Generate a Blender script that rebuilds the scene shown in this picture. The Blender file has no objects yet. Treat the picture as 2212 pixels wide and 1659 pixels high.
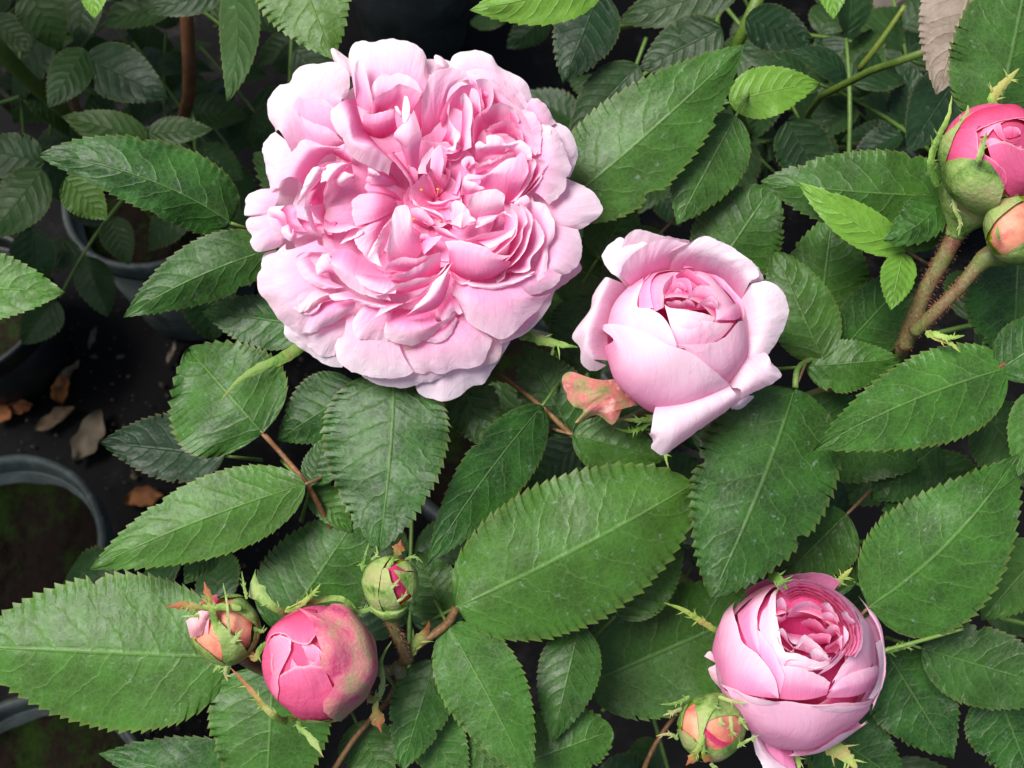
import bpy, math, random
import numpy as np
from mathutils import Vector, Matrix, noise as mnoise

random.seed(7)
SC = bpy.context.scene
COL = SC.collection

# ---------------------------------------------------------------- camera
PITCH = math.radians(64)            # below the horizon
CAM_H = 1.07
HFOV = math.radians(50)
D0 = 0.29                           # axial distance of the big rose's base plane
FW, FH = 2212.0, 1659.0             # the frame the pixel positions are written in
FPX = FW / 2 / math.tan(HFOV / 2)
S = D0 / FPX                        # one frame pixel at D0, in metres
CAM = Vector((0, 0, CAM_H))
VF = Vector((0, math.cos(PITCH), -math.sin(PITCH)))
VU = Vector((0, math.sin(PITCH), math.cos(PITCH)))
VR = Vector((1, 0, 0))
cam_d = bpy.data.cameras.new('camera')
cam_d.sensor_width = 36
cam_d.angle = HFOV
cam_d.clip_start = 0.01
cam_d.clip_end = 400
cam_d.dof.use_dof = True
cam_d.dof.focus_distance = 0.275
cam_d.dof.aperture_fstop = 34
cam_o = bpy.data.objects.new('camera', cam_d)
COL.objects.link(cam_o)
cam_o.matrix_world = Matrix((VR, VU, -VF)).transposed().to_4x4()
cam_o.location = CAM
SC.camera = cam_o

# ---------------------------------------------------------------- sky and sun
SUN_FROM = (-0.40 * VR + 0.40 * VU - 0.85 * VF).normalized()
SUN_EL = math.asin(SUN_FROM.z)
w = bpy.data.worlds.new('World')
SC.world = w
w.use_nodes = True
nt = w.node_tree
sky = nt.nodes.new('ShaderNodeTexSky')
sky.sky_type = 'NISHITA'
sky.sun_disc = False
sky.sun_elevation = SUN_EL
sky.sun_rotation = math.atan2(SUN_FROM.x, SUN_FROM.y)
sky.air_density = 1.0
sky.dust_density = 4.0
sky.ozone_density = 1.0
bg = nt.nodes['Background']
bg.inputs['Strength'].default_value = 0.072
nt.links.new(sky.outputs[0], bg.inputs['Color'])
sun_d = bpy.data.lights.new('sun', 'SUN')
sun_d.energy = 2.9
sun_d.angle = math.radians(26)
sun_d.color = (1.0, 0.98, 0.95)
sun_o = bpy.data.objects.new('sun', sun_d)
COL.objects.link(sun_o)
sun_o.location = (-1, 0.5, 3)
sun_o.rotation_euler = SUN_FROM.to_track_quat('Z', 'Y').to_euler()
SC.view_settings.view_transform = 'Standard'
SC.view_settings.look = 'None'
SC.view_settings.gamma = 1
SC.view_settings.use_curve_mapping = False
SC.view_settings.exposure = 1.0
SC.render.engine = 'CYCLES'
SC.cycles.max_bounces = 8
SC.cycles.diffuse_bounces = 7
SC.cycles.transmission_bounces = 4

# ---------------------------------------------------------------- pixel -> place
def P(x, y, h=0.0):
    """frame pixel and height towards the camera (in pixels of S metres) over the rose's base plane"""
    d = D0 - h * S
    return CAM + d * (VF + ((x - FW / 2) / FPX) * VR - ((y - FH / 2) / FPX) * VU)

def PA(arr):
    """the same for an (n,3) array"""
    a = np.asarray(arr, float)
    d = D0 - a[:, 2] * S
    dirs = np.array(VF)[None] + ((a[:, 0] - FW / 2) / FPX)[:, None] * np.array(VR)[None] - ((a[:, 1] - FH / 2) / FPX)[:, None] * np.array(VU)[None]
    return np.array(CAM)[None] + d[:, None] * dirs

def G(x, y, z=0.0):
    """where the ray of a frame pixel meets the level z"""
    r = VF + ((x - FW / 2) / FPX) * VR - ((y - FH / 2) / FPX) * VU
    return CAM + r * ((z - CAM_H) / r.z)

# ---------------------------------------------------------------- objects
def link(o, parent=None):
    COL.objects.link(o)
    if parent is not None:
        o.parent = parent
    return o

def thing(name, label, cat, loc, group=None):
    o = bpy.data.objects.new(name, None)
    o.empty_display_size = 0.01
    COL.objects.link(o)
    o.location = loc
    o['label'] = label
    o['category'] = cat
    if group:
        o['group'] = group
    return o

def root_loc(parent):
    if parent is None:
        return Vector((0, 0, 0))
    while parent.parent is not None:
        parent = parent.parent
    return parent.location.copy()

def mesh_obj(name, verts, faces, mat, parent=None, uv=None, uv2=None, color=None, smooth=True, label=None):
    """verts in world metres; uv, uv2 per vertex"""
    me = bpy.data.meshes.new(name)
    off = np.array(root_loc(parent))
    v = np.asarray(verts, float) - off[None]
    me.from_pydata(v.tolist(), [], [list(map(int, f)) for f in faces])
    for nm, data in (('UVMap', uv), ('size', uv2)):
        if data is None:
            continue
        lay = me.uv_layers.new(name=nm)
        idx = np.empty(len(me.loops), dtype=np.int32)
        me.loops.foreach_get('vertex_index', idx)
        lay.data.foreach_set('uv', np.asarray(data, np.float32)[idx].ravel())
    if smooth:
        me.polygons.foreach_set('use_smooth', [True] * len(me.polygons))
    me.materials.append(mat)
    o = bpy.data.objects.new(name, me)
    if color is not None:
        o.color = color
    if label:
        o['label'] = label
    return link(o, parent)

def grid_faces(nr, nc):
    """nr rows of nc verts"""
    r, c = np.meshgrid(np.arange(nr - 1), np.arange(nc - 1), indexing='ij')
    a = (r * nc + c).ravel()
    return np.stack([a, a + 1, a + nc + 1, a + nc], 1)

def catmull(pts, n):
    p = np.asarray(pts, float)
    if len(p) == 1:
        return np.repeat(p, n, 0)
    seg = np.linalg.norm(np.diff(p[:, :], axis=0), axis=1) + 1e-6
    s = np.concatenate([[0], np.cumsum(seg)])
    t = np.linspace(0, s[-1], n)
    if len(p) == 2:
        f = (t / s[-1])[:, None]
        return p[0] * (1 - f) + p[1] * f
    m = np.zeros_like(p)
    m[1:-1] = (p[2:] - p[:-2]) / (s[2:] - s[:-2])[:, None]
    m[0] = 1.5 * (p[1] - p[0]) / seg[0] - 0.5 * m[1]
    m[-1] = 1.5 * (p[-1] - p[-2]) / seg[-1] - 0.5 * m[-2]
    i = np.clip(np.searchsorted(s, t, side='right') - 1, 0, len(p) - 2)
    h = seg[i]
    u = ((t - s[i]) / h)[:, None]
    h = h[:, None]
    return ((2 * u**3 - 3 * u**2 + 1) * p[i] + (u**3 - 2 * u**2 + u) * h * m[i]
            + (-2 * u**3 + 3 * u**2) * p[i + 1] + (u**3 - u**2) * h * m[i + 1])

def tube_geo(pts, radii, nseg=10, cap=True):
    p = np.asarray(pts, float)
    r = np.asarray(radii, float)
    n = len(p)
    tang = np.gradient(p, axis=0)
    tang /= np.linalg.norm(tang, axis=1)[:, None] + 1e-9
    ref = np.array([0.3, 0.9, 0.2])
    V = []
    for i in range(n):
        a = np.cross(tang[i], ref); a /= np.linalg.norm(a) + 1e-9
        b = np.cross(tang[i], a)
        ang = np.linspace(0, 2 * np.pi, nseg, endpoint=False)
        V.append(p[i] + r[i] * (np.cos(ang)[:, None] * a + np.sin(ang)[:, None] * b))
    V = np.concatenate(V)
    F = []
    for i in range(n - 1):
        for k in range(nseg):
            k2 = (k + 1) % nseg
            F.append([i * nseg + k, i * nseg + k2, (i + 1) * nseg + k2, (i + 1) * nseg + k])
    if cap:
        F.append(list(range(nseg))[::-1])
        F.append([(n - 1) * nseg + k for k in range(nseg)])
    return V, F

def tube(name, pts, radii, mat, parent, n=24, nseg=10, color=None, wob=0.0, label=None):
    """pts world metres control points; radii list to be resampled"""
    p = catmull([list(q) for q in pts], n)
    r = np.interp(np.linspace(0, 1, n), np.linspace(0, 1, len(radii)), radii)
    if wob:
        for i in range(n):
            r[i] *= 1 + wob * mnoise.noise(Vector((i * 0.7, p[i][0] * 50, 3)))
    V, F = tube_geo(p, r, nseg)
    o = mesh_obj(name, V, F, mat, parent, color=color, label=label)
    return o

def bristles(stem_pts, radii, mat, parent, count, length, name='bristles', rnd=None):
    """short glandular hairs or prickles over a stem, one part"""
    rnd = rnd or random.Random(3)
    p = catmull([list(q) for q in stem_pts], 60)
    r = np.interp(np.linspace(0, 1, 60), np.linspace(0, 1, len(radii)), radii)
    tang = np.gradient(p, axis=0)
    V, F = [], []
    for _ in range(count):
        i = rnd.randrange(1, 59)
        t = Vector(tang[i]).normalized()
        a = t.orthogonal().normalized()
        a.rotate(Matrix.Rotation(rnd.uniform(0, 6.283), 3, t))
        b = t.cross(a)
        c = Vector(p[i]) + t * rnd.uniform(-1, 1) * 0.001
        L = length * rnd.uniform(0.5, 1.2)
        w_ = L * 0.14
        base = c + a * r[i] * 0.95
        k = len(V)
        V += [base + b * w_, base - b * w_ * 0.5 + t * w_, base - b * w_ * 0.5 - t * w_, base + a * L + t * rnd.uniform(-.3, .3) * L]
        F += [[k, k + 1, k + 3], [k + 1, k + 2, k + 3], [k + 2, k, k + 3]]
    o = mesh_obj(name, [list(q) for q in V], F, mat, parent, smooth=False)
    o['kind'] = 'stuff'
    return o
# ---------------------------------------------------------------- materials
class NB:
    """small node builder"""
    def __init__(self, name):
        self.m = bpy.data.materials.new(name)
        self.m.use_nodes = True
        self.t = self.m.node_tree
        self.b = self.t.nodes['Principled BSDF']
        self.out = self.t.nodes['Material Output']
    def n(self, typ, **kw):
        x = self.t.nodes.new(typ)
        for k, v in kw.items():
            setattr(x, k, v)
        return x
    def L(self, a, b):
        self.t.links.new(a, b)
    def put(self, sock, v):
        if v is None:
            return
        if hasattr(v, 'is_output'):
            self.L(v, sock)
        else:
            sock.default_value = v
    def math(self, op, a, b=None, c=None, clamp=False):
        x = self.n('ShaderNodeMath', operation=op, use_clamp=clamp)
        for i, v in enumerate((a, b, c)):
            if v is not None:
                self.put(x.inputs[i], v)
        return x.outputs[0]
    def mix(self, f, a, b, mode='MIX'):
        x = self.n('ShaderNodeMix', data_type='RGBA', blend_type=mode)
        self.put(x.inputs[0], f)
        self.put(x.inputs[6], a if hasattr(a, 'is_output') else (*a, 1) if len(a) == 3 else a)
        self.put(x.inputs[7], b if hasattr(b, 'is_output') else (*b, 1) if len(b) == 3 else b)
        return x.outputs[2]
    def step(self, v, lo, hi, a=0.0, b=1.0):
        x = self.n('ShaderNodeMapRange', interpolation_type='SMOOTHSTEP')
        self.put(x.inputs[0], v)
        x.inputs[1].default_value = lo; x.inputs[2].default_value = hi
        x.inputs[3].default_value = a; x.inputs[4].default_value = b
        return x.outputs[0]
    def noise(self, vec, scale, detail=3, rough=0.55, dist=0.0, dims='3D'):
        x = self.n('ShaderNodeTexNoise', noise_dimensions=dims)
        if vec is not None:
            self.L(vec, x.inputs['Vector'])
        x.inputs['Scale'].default_value = scale
        x.inputs['Detail'].default_value = detail
        x.inputs['Roughness'].default_value = rough
        x.inputs['Distortion'].default_value = dist
        return x.outputs[0]
    def voro_edge(self, vec, scale, rnd=1.0):
        x = self.n('ShaderNodeTexVoronoi', feature='DISTANCE_TO_EDGE')
        self.L(vec, x.inputs['Vector'])
        x.inputs['Scale'].default_value = scale
        x.inputs['Randomness'].default_value = rnd
        return x.outputs[0]
    def uv(self, name):
        return self.n('ShaderNodeUVMap', uv_map=name).outputs[0]
    def sep(self, v):
        x = self.n('ShaderNodeSeparateXYZ')
        self.L(v, x.inputs[0])
        return x.outputs
    def comb(self, x_, y_, z_=0.0):
        x = self.n('ShaderNodeCombineXYZ')
        for i, v in enumerate((x_, y_, z_)):
            self.put(x.inputs[i], v)
        return x.outputs[0]
    def bump(self, h, strength, dist):
        x = self.n('ShaderNodeBump')
        self.L(h, x.inputs['Height'])
        x.inputs['Strength'].default_value = strength
        x.inputs['Distance'].default_value = dist
        self.L(x.outputs[0], self.b.inputs['Normal'])
        return x.outputs[0]
    def finish(self, color, rough=0.5, spec=0.4, trans=None, tcol=None, normal=None):
        self.put(self.b.inputs['Base Color'], color)
        self.put(self.b.inputs['Roughness'], rough)
        self.b.inputs['Specular IOR Level'].default_value = spec
        if trans:
            tr = self.n('ShaderNodeBsdfTranslucent')
            self.put(tr.inputs[0], tcol if tcol is not None else color)
            if normal is not None:
                self.L(normal, tr.inputs['Normal'])
            mx = self.n('ShaderNodeMixShader')
            self.put(mx.inputs[0], trans)
            self.L(self.b.outputs[0], mx.inputs[1])
            self.L(tr.outputs[0], mx.inputs[2])
            self.L(mx.outputs[0], self.out.inputs['Surface'])
        return self.m

def rgb(r, g, b):
    f = lambda c: (c / 255 / 12.92) if c / 255 <= 0.04045 else ((c / 255 + 0.055) / 1.055) ** 2.4
    return (f(r), f(g), f(b))

def leaf_material(name, lo, hi, vein, under=False, rough=0.48, spec=0.32):
    """UVMap: x along the midrib, y across (0.5 = midrib); size: the same in decimetre-like units.
    Object colour: r = light/dark, g = yellowness, b = dust."""
    k = NB(name)
    uvs = k.sep(k.uv('UVMap'))
    t, sv = uvs[0], k.math('MULTIPLY', k.math('SUBTRACT', uvs[1], 0.5), 2.0)
    a = k.math('ABSOLUTE', sv)
    side = k.math('GREATER_THAN', sv, 0.0)
    size = k.uv('size')
    oi = k.n('ShaderNodeObjectInfo')
    oc = k.n('ShaderNodeSeparateColor'); k.L(oi.outputs['Color'], oc.inputs[0])
    sh = k.n('ShaderNodeVectorMath', operation='ADD')
    k.L(size, sh.inputs[0])
    k.L(k.comb(k.math('MULTIPLY', oi.outputs['Random'], 37.0), k.math('MULTIPLY', oi.outputs['Random'], 91.0)), sh.inputs[1])
    vec = sh.outputs[0]
    wob = k.math('MULTIPLY', k.math('SUBTRACT', k.noise(vec, 2.2, 2), 0.5), 0.55)
    # side veins leave the midrib towards the tip and curve up before the margin
    cur = k.math('POWER', a, 1.25)
    q = k.math('ADD', k.math('MULTIPLY', k.math('SUBTRACT', t, k.math('MULTIPLY', cur, 0.21)), 7.6), wob)
    q = k.math('ADD', q, k.math('MULTIPLY', side, 0.43))
    d = k.math('ABSOLUTE', k.math('SUBTRACT', k.math('FRACT', k.math('ADD', q, 50.0)), 0.5))
    fade = k.step(a, 0.55, 0.98, 1.0, 0.0)
    vw = k.step(d, 0.0, 0.055, 1.0, 0.0)
    sidev = k.math('MULTIPLY', vw, fade)
    mid = k.step(a, 0.008, 0.032, 1.0, 0.0)
    # netted small veins
    ve = k.voro_edge(vec, 7.0)
    net = k.step(ve, 0.0, 0.10, 1.0, 0.0)
    ve2 = k.voro_edge(vec, 18.0)
    net2 = k.step(ve2, 0.0, 0.12, 1.0, 0.0)
    big = k.noise(vec, 1.3, 3)
    fine = k.noise(vec, 26.0, 3)
    base = k.mix(k.step(big, 0.32, 0.68), lo, hi)
    base = k.mix(k.math('MULTIPLY', k.step(fine, 0.3, 0.75), 0.2), base, k.mix(0.5, hi, vein))
    base = k.mix(k.math('MULTIPLY', net, 0.18), base, vein)
    base = k.mix(k.math('MULTIPLY', net2, 0.08), base, vein)
    base = k.mix(k.math('MULTIPLY', sidev, 0.30), base, vein)
    base = k.mix(k.math('MULTIPLY', mid, 0.5), base, vein)
    # margin and tip a little yellow or red
    edge = k.math('MULTIPLY', k.step(a, 0.93, 1.0), 0.22)
    base = k.mix(edge, base, rgb(128, 116, 62))
    # object tint
    base = k.mix(oc.outputs[1], base, k.mix(0.4, base, rgb(110, 150, 50)))
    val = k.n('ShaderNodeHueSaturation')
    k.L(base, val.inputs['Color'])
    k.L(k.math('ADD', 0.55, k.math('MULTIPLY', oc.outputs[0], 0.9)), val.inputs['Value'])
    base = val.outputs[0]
    # dusty, chalky residue: patches and specks
    dust = k.math('MULTIPLY', k.step(k.noise(vec, 3.3, 5, 0.65), 0.57, 0.72), k.step(k.noise(vec, 11.0, 3), 0.42, 0.62))
    specks = k.step(k.noise(vec, 30.0, 2), 0.70, 0.76)
    dd = k.math('MULTIPLY', k.math('MAXIMUM', dust, k.math('MULTIPLY', specks, 0.7)), oc.outputs[2])
    base = k.mix(k.math('MULTIPLY', dd, 0.45), base, rgb(150, 172, 158))
    # old damage: a few brown freckles
    fre = k.math('MULTIPLY', k.step(k.noise(vec, 9.0, 2), 0.77, 0.80), 0.6)
    base = k.mix(fre, base, rgb(84, 62, 38))
    # relief: cells bulge between the veins
    hq = k.math('MULTIPLY', k.math('POWER', k.math('MULTIPLY', d, 2.0), 0.5), fade)
    h = k.math('MULTIPLY', hq, 1.05)
    h = k.math('ADD', h, k.math('MULTIPLY', k.step(ve, 0.0, 0.35), 0.11))
    h = k.math('ADD', h, k.math('MULTIPLY', k.step(a, 0.0, 0.05), 0.5))
    nrm = k.bump(h, 0.55 if not under else 0.7, 0.0006)
    rg = k.math('ADD', rough, k.math('MULTIPLY', k.math('SUBTRACT', k.noise(vec, 5.0, 2), 0.5), 0.25))
    rg = k.math('ADD', rg, k.math('MULTIPLY', dd, 0.3))
    tc = k.mix(0.5, base, rgb(120, 165, 40))
    return k.finish(base, rg, spec, 0.16, tc, nrm)

LEAF = leaf_material('leaf_green', rgb(15, 49, 14), rgb(37, 83, 24), rgb(94, 128, 64))
LEAF_SHADED = leaf_material('leaf_shade', rgb(11, 34, 14), rgb(21, 50, 22), rgb(44, 68, 40), spec=0.28, rough=0.5)  # darker copy of leaf_green: shade of the lower leaves put into the colour
LEAF_UNDER = leaf_material('leaf_underside', rgb(116, 102, 92), rgb(148, 132, 122), rgb(168, 136, 130), under=True, rough=0.6)
LEAF_LIGHT = leaf_material('leaf_young', rgb(54, 98, 24), rgb(80, 124, 36), rgb(124, 152, 70))

def petal_material(name, deep, mid, pale, stain=0.0):
    """object colour: r = paleness at the base, g = paleness at the rim, b = warmth"""
    k = NB(name)
    uvs = k.sep(k.uv('UVMap'))
    u, v = uvs[0], uvs[1]
    size = k.uv('size')
    oi = k.n('ShaderNodeObjectInfo')
    oc = k.n('ShaderNodeSeparateColor'); k.L(oi.outputs['Color'], oc.inputs[0])
    sh = k.n('ShaderNodeVectorMath', operation='ADD')
    k.L(size, sh.inputs[0])
    k.L(k.comb(k.math('MULTIPLY', oi.outputs['Random'], 53.0), k.math('MULTIPLY', oi.outputs['Random'], 17.0)), sh.inputs[1])
    vec = sh.outputs[0]
    big = k.noise(vec, 1.6, 3)
    sx = k.sep(vec)
    streak = k.noise(k.comb(k.math('MULTIPLY', sx[0], 22.0), k.math('MULTIPLY', sx[1], 1.6)), 1.0, 3, 0.6)
    vv = k.math('ADD', v, k.math('MULTIPLY', k.math('SUBTRACT', big, 0.5), 0.45), clamp=True)
    f = k.math('ADD', oc.outputs[0], k.math('MULTIPLY', k.math('SUBTRACT', oc.outputs[1], oc.outputs[0]), k.math('POWER', k.step(vv, 0.0, 1.0), 1.2)))
    f = k.math('ADD', f, k.math('MULTIPLY', k.math('SUBTRACT', streak, 0.5), 0.24), clamp=True)
    ramp = k.n('ShaderNodeValToRGB')
    k.L(f, ramp.inputs[0])
    e = ramp.color_ramp.elements
    e[0].position = 0.0; e[0].color = (*deep, 1)
    e[1].position = 1.0; e[1].color = (*pale, 1)
    m_ = e.new(0.5); m_.color = (*mid, 1)
    col = ramp.outputs[0]
    # pale margin line
    col = k.mix(k.math('MULTIPLY', k.step(v, 0.95, 1.0), 0.5), col, (0.86, 0.78, 0.80))
    col = k.mix(oc.outputs[2], col, rgb(246, 214, 190))
    if stain:
        st = k.step(k.noise(vec, 6.0, 3), 0.62, 0.78)
        col = k.mix(k.math('MULTIPLY', st, stain), col, rgb(186, 40, 90))
    brn = k.math('MULTIPLY', k.step(v, 0.90, 1.0), k.step(k.noise(vec, 3.0, 3), 0.60, 0.70))
    col = k.mix(k.math('MULTIPLY', brn, 0.45), col, rgb(196, 160, 120))
    # tiny brown flecks
    fl = k.step(k.noise(vec, 14.0, 1), 0.80, 0.82)
    col = k.mix(k.math('MULTIPLY', fl, 0.35), col, rgb(170, 120, 90))
    h = k.math('ADD', k.math('MULTIPLY', streak, 0.35), k.math('MULTIPLY', k.noise(vec, 4.0, 4, 0.6, 0.8), 1.8))
    nrm = k.bump(h, 0.30 if not stain else 0.5, 0.0006)
    tcol = k.mix(0.34, col, deep)
    return k.finish(col, 0.7, 0.10, 0.46, tcol, nrm)

PETAL = petal_material('petal_pink', rgb(226, 72, 140), rgb(246, 170, 210), rgb(249, 234, 243))
PETAL_HOT = petal_material('petal_bud', rgb(212, 62, 106), rgb(238, 110, 156), rgb(246, 178, 212), stain=0.45)

def mottled(name, cols, scale=4.0, rough=0.55, spec=0.3, trans=0.1, bumpd=0.0005, fine=40.0, hair=0.0):
    k = NB(name)
    tc = k.n('ShaderNodeTexCoord')
    vec = tc.outputs['Object']
    oi = k.n('ShaderNodeObjectInfo')
    n1 = k.noise(vec, scale * 25, 4, 0.6, 0.6)
    ramp = k.n('ShaderNodeValToRGB')
    k.L(n1, ramp.inputs[0])
    e = ramp.color_ramp.elements
    e[0].position = 0.34; e[0].color = (*cols[0], 1)
    e[1].position = 0.66; e[1].color = (*cols[-1], 1)
    for i, c in enumerate(cols[1:-1]):
        m_ = e.new(0.34 + 0.32 * (i + 1) / (len(cols) - 1)); m_.color = (*c, 1)
    col = ramp.outputs[0]
    f = k.noise(vec, fine * 25, 3, 0.6)
    col = k.mix(k.math('MULTIPLY', k.math('SUBTRACT', f, 0.5), 0.8, clamp=True), col, k.mix(0.5, cols[0], (0.9, 0.9, 0.8)))
    col = k.mix(1.0, col, oi.outputs['Color'], 'MULTIPLY')
    ux = k.sep(k.uv('UVMap'))[0]
    tip = k.math('MULTIPLY', k.math('SUBTRACT', 1.0, oi.outputs['Alpha']), k.step(ux, 0.35, 0.95))
    col = k.mix(tip, col, rgb(150, 58, 48))
    nrm = k.bump(k.math('ADD', f, n1), 0.4, bumpd)
    return k.finish(col, rough, spec, trans or None, col, nrm)

SEPAL = mottled('sepal_green', [rgb(66, 96, 34), rgb(108, 138, 62), rgb(140, 160, 92), rgb(150, 142, 96)], 4.2, 0.6, 0.25, 0.12, 0.0009)
SEPAL_RED = mottled('sepal_reddish', [rgb(112, 116, 66), rgb(150, 122, 88), rgb(178, 96, 94), rgb(206, 150, 140)], 7.0, 0.65, 0.2, 0.12, 0.0005)
BUD_SKIN = mottled('bud_flush', [rgb(154, 142, 104), rgb(192, 130, 120), rgb(206, 100, 126), rgb(178, 62, 100)], 4.0, 0.62, 0.22, 0.06, 0.0005)
ORANGE = mottled('petal_orange_flush', [rgb(184, 79, 79), rgb(206, 129, 103), rgb(204, 151, 120)], 4.0, 0.5, 0.3, 0.08, 0.0003)
STEM = mottled('stem_green_red', [rgb(82, 103, 49), rgb(103, 89, 60), rgb(106, 65, 56)], 2.2, 0.5, 0.35, 0.0, 0.0004)
STEM_GREEN = mottled('stem_green', [rgb(79, 110, 43), rgb(99, 125, 56)], 3.0, 0.5, 0.35, 0.0, 0.0003)
STEM_BROWN = mottled('stem_brown', [rgb(89, 65, 44), rgb(120, 92, 63)], 3.0, 0.55, 0.3, 0.0, 0.0004)
BRISTLE = mottled('bristle_red', [rgb(112, 52, 46), rgb(140, 84, 66)], 3.0, 0.5, 0.3, 0.0, 0.0001)
STAMEN = mottled('stamen_yellow', [rgb(214, 150, 60), rgb(240, 190, 110)], 8.0, 0.6, 0.2, 0.0, 0.0001)
DRY = mottled('dry_leaf', [rgb(103, 67, 37), rgb(151, 103, 60), rgb(168, 129, 86)], 1.2, 0.7, 0.2, 0.05, 0.0006)
DRY_GREY = mottled('dry_leaf_grey', [rgb(94, 84, 72), rgb(125, 113, 96)], 1.2, 0.75, 0.15, 0.0, 0.0006)

def pot_material():
    k = NB('pot_plastic')
    tc = k.n('ShaderNodeTexCoord')
    oi = k.n('ShaderNodeObjectInfo')
    n1 = k.noise(tc.outputs['Object'], 18, 5, 0.65)
    n2 = k.noise(tc.outputs['Object'], 90, 3)
    col = k.mix(k.step(n1, 0.35, 0.7), rgb(44, 50, 46), rgb(74, 82, 74))
    col = k.mix(k.math('MULTIPLY', k.step(n2, 0.5, 0.75), 0.4), col, rgb(110, 118, 112))
    col = k.mix(1.0, col, oi.outputs['Color'], 'MULTIPLY')
    k.bump(n2, 0.15, 0.001)
    return k.finish(col, 0.5, 0.4)
POT = pot_material()

def soil_material():
    k = NB('potting_soil_moss')
    tc = k.n('ShaderNodeTexCoord')
    v = tc.outputs['Object']
    n1 = k.noise(v, 26, 5, 0.65)
    n2 = k.noise(v, 160, 4, 0.7)
    col = k.mix(n2, rgb(12, 10, 8), rgb(44, 34, 26))
    col = k.mix(k.step(n1, 0.48, 0.64), col, k.mix(n2, rgb(16, 28, 10), rgb(44, 64, 18)))
    k.bump(k.math('ADD', n1, n2), 0.8, 0.006)
    return k.finish(col, 0.9, 0.1)
SOIL = soil_material()

def mat_material():
    k = NB('woven_weed_mat')
    tc = k.n('ShaderNodeTexCoord')
    v = tc.outputs['Object']
    xs = k.sep(v)
    wx = k.math('SINE', k.math('MULTIPLY', xs[0], 2800.0))
    wy = k.math('SINE', k.math('MULTIPLY', xs[1], 2800.0))
    weave = k.math('MULTIPLY', wx, wy)
    n1 = k.noise(v, 7, 5, 0.65)
    n2 = k.noise(v, 60, 4, 0.6)
    col = k.mix(k.step(weave, -0.6, 0.6), rgb(8, 8, 9), rgb(17, 17, 17))
    col = k.mix(k.math('MULTIPLY', k.step(n1, 0.5, 0.68), k.step(n2, 0.35, 0.7)), col, rgb(44, 41, 38))
    k.bump(k.math('ADD', k.math('MULTIPLY', weave, 0.3), n2), 0.4, 0.001)
    return k.finish(col, 0.85, 0.1)
MATG = mat_material()
# ---------------------------------------------------------------- ground, pots
def ground():
    n = 40
    xs = np.sign(np.linspace(-1, 1, n)) * np.abs(np.linspace(-1, 1, n)) ** 4 * 150
    V, idx = [], 0
    for y in xs:
        for x in xs:
            V.append((x, y, 0.004 * mnoise.noise(Vector((x * 6, y * 6, 0))) if abs(x) < 2 and abs(y) < 2 else 0))
    o = mesh_obj('ground', V, grid_faces(n, n), MATG)
    o['kind'] = 'structure'
    return o
ground()

def lathe(name, prof, centre, mat, parent, n=64, color=None, wob=0.0):
    V = []
    for r, z in prof:
        for k in range(n):
            a = 2 * math.pi * k / n
            rr = r + wob * mnoise.noise(Vector((math.cos(a) * 2, math.sin(a) * 2, z * 30)))
            V.append((centre[0] + rr * math.cos(a), centre[1] + rr * math.sin(a), centre[2] + z))
    F = []
    for i in range(len(prof) - 1):
        for k in range(n):
            k2 = (k + 1) % n
            F.append([i * n + k, i * n + k2, (i + 1) * n + k2, (i + 1) * n + k])
    return mesh_obj(name, V, F, mat, parent, color=color)

def soil_disc(parent, centre, r, z, seed):
    nr, n = 12, 56
    V = [(centre[0], centre[1], z)]
    for i in range(1, nr + 1):
        for k in range(n):
            a = 2 * math.pi * k / n
            rr = r * i / nr
            x, y = centre[0] + rr * math.cos(a), centre[1] + rr * math.sin(a)
            V.append((x, y, z + 0.010 * mnoise.noise(Vector((x * 25, y * 25, seed))) + 0.005 * mnoise.noise(Vector((x * 90, y * 90, seed)))))
    F = [[0, 1 + k, 1 + (k + 1) % n] for k in range(n)]
    for i in range(nr - 1):
        for k in range(n):
            k2 = (k + 1) % n
            a = 1 + i * n
            F.append([a + k, a + n + k, a + n + k2, a + k2])
    mesh_obj('soil', V, F, SOIL, parent)

def pot(c, r, h, label, tint=1.0, seed=1.0):
    t = thing('plant_pot', label, 'pot', (c[0], c[1], 0), 'plastic pots standing on the weed mat')
    cc = (c[0], c[1], 0)
    tc = (tint, tint, tint, 1)
    lathe('pot_wall', [(0.001, 0.004), (r * 0.74, 0.004), (r * 0.76, 0.008), (r * 0.94, h - 0.020), (r * 0.88, h - 0.020), (r * 0.74, 0.014), (0.001, 0.014)], cc, POT, t, color=tc)
    lathe('rim', [(r * 0.945, h - 0.026), (r * 1.0, h - 0.024), (r * 1.005, h - 0.003), (r * 0.995, h), (r * 0.94, h), (r * 0.92, h - 0.004), (r * 0.91, h - 0.03)], cc, POT, t, color=tc, wob=0.0015)
    soil_disc(t, cc, r * 0.875, h - 0.035, seed)
    return t

POTS = {}
c = G(-10, 1195, 0.20); POTS['front'] = pot(c, 0.088, 0.20, 'grey green plastic pot with mossy soil beside the fallen brown leaf', 1.25, 1.0)
c = G(322, 418, 0.19); POTS['left'] = pot(c, 0.085, 0.19, 'dark grey green pot of soil below the arching twisted leaf', 0.95, 2.0)
c = G(-85, 650, 0.12); POTS['black'] = pot(c, 0.086, 0.12, 'black pot under the single bright leaf, beside pale dry leaf litter', 0.16, 3.0)
c = G(1100, 900, 0.20); POTS['main'] = pot(c, 0.11, 0.20, 'pot holding the flowering rose bush, hidden under its leaves', 0.8, 4.0)
c = G(870, -185, 0.19); POTS['top'] = pot(c, 0.085, 0.19, 'dark pot in deep shade behind the open rose', 0.35, 5.0)
c = G(2085, 235, 0.19); POTS['right'] = pot(c, 0.085, 0.19, 'grey pot behind the pink bud, beside the thin green cane', 0.7, 6.0)
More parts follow.
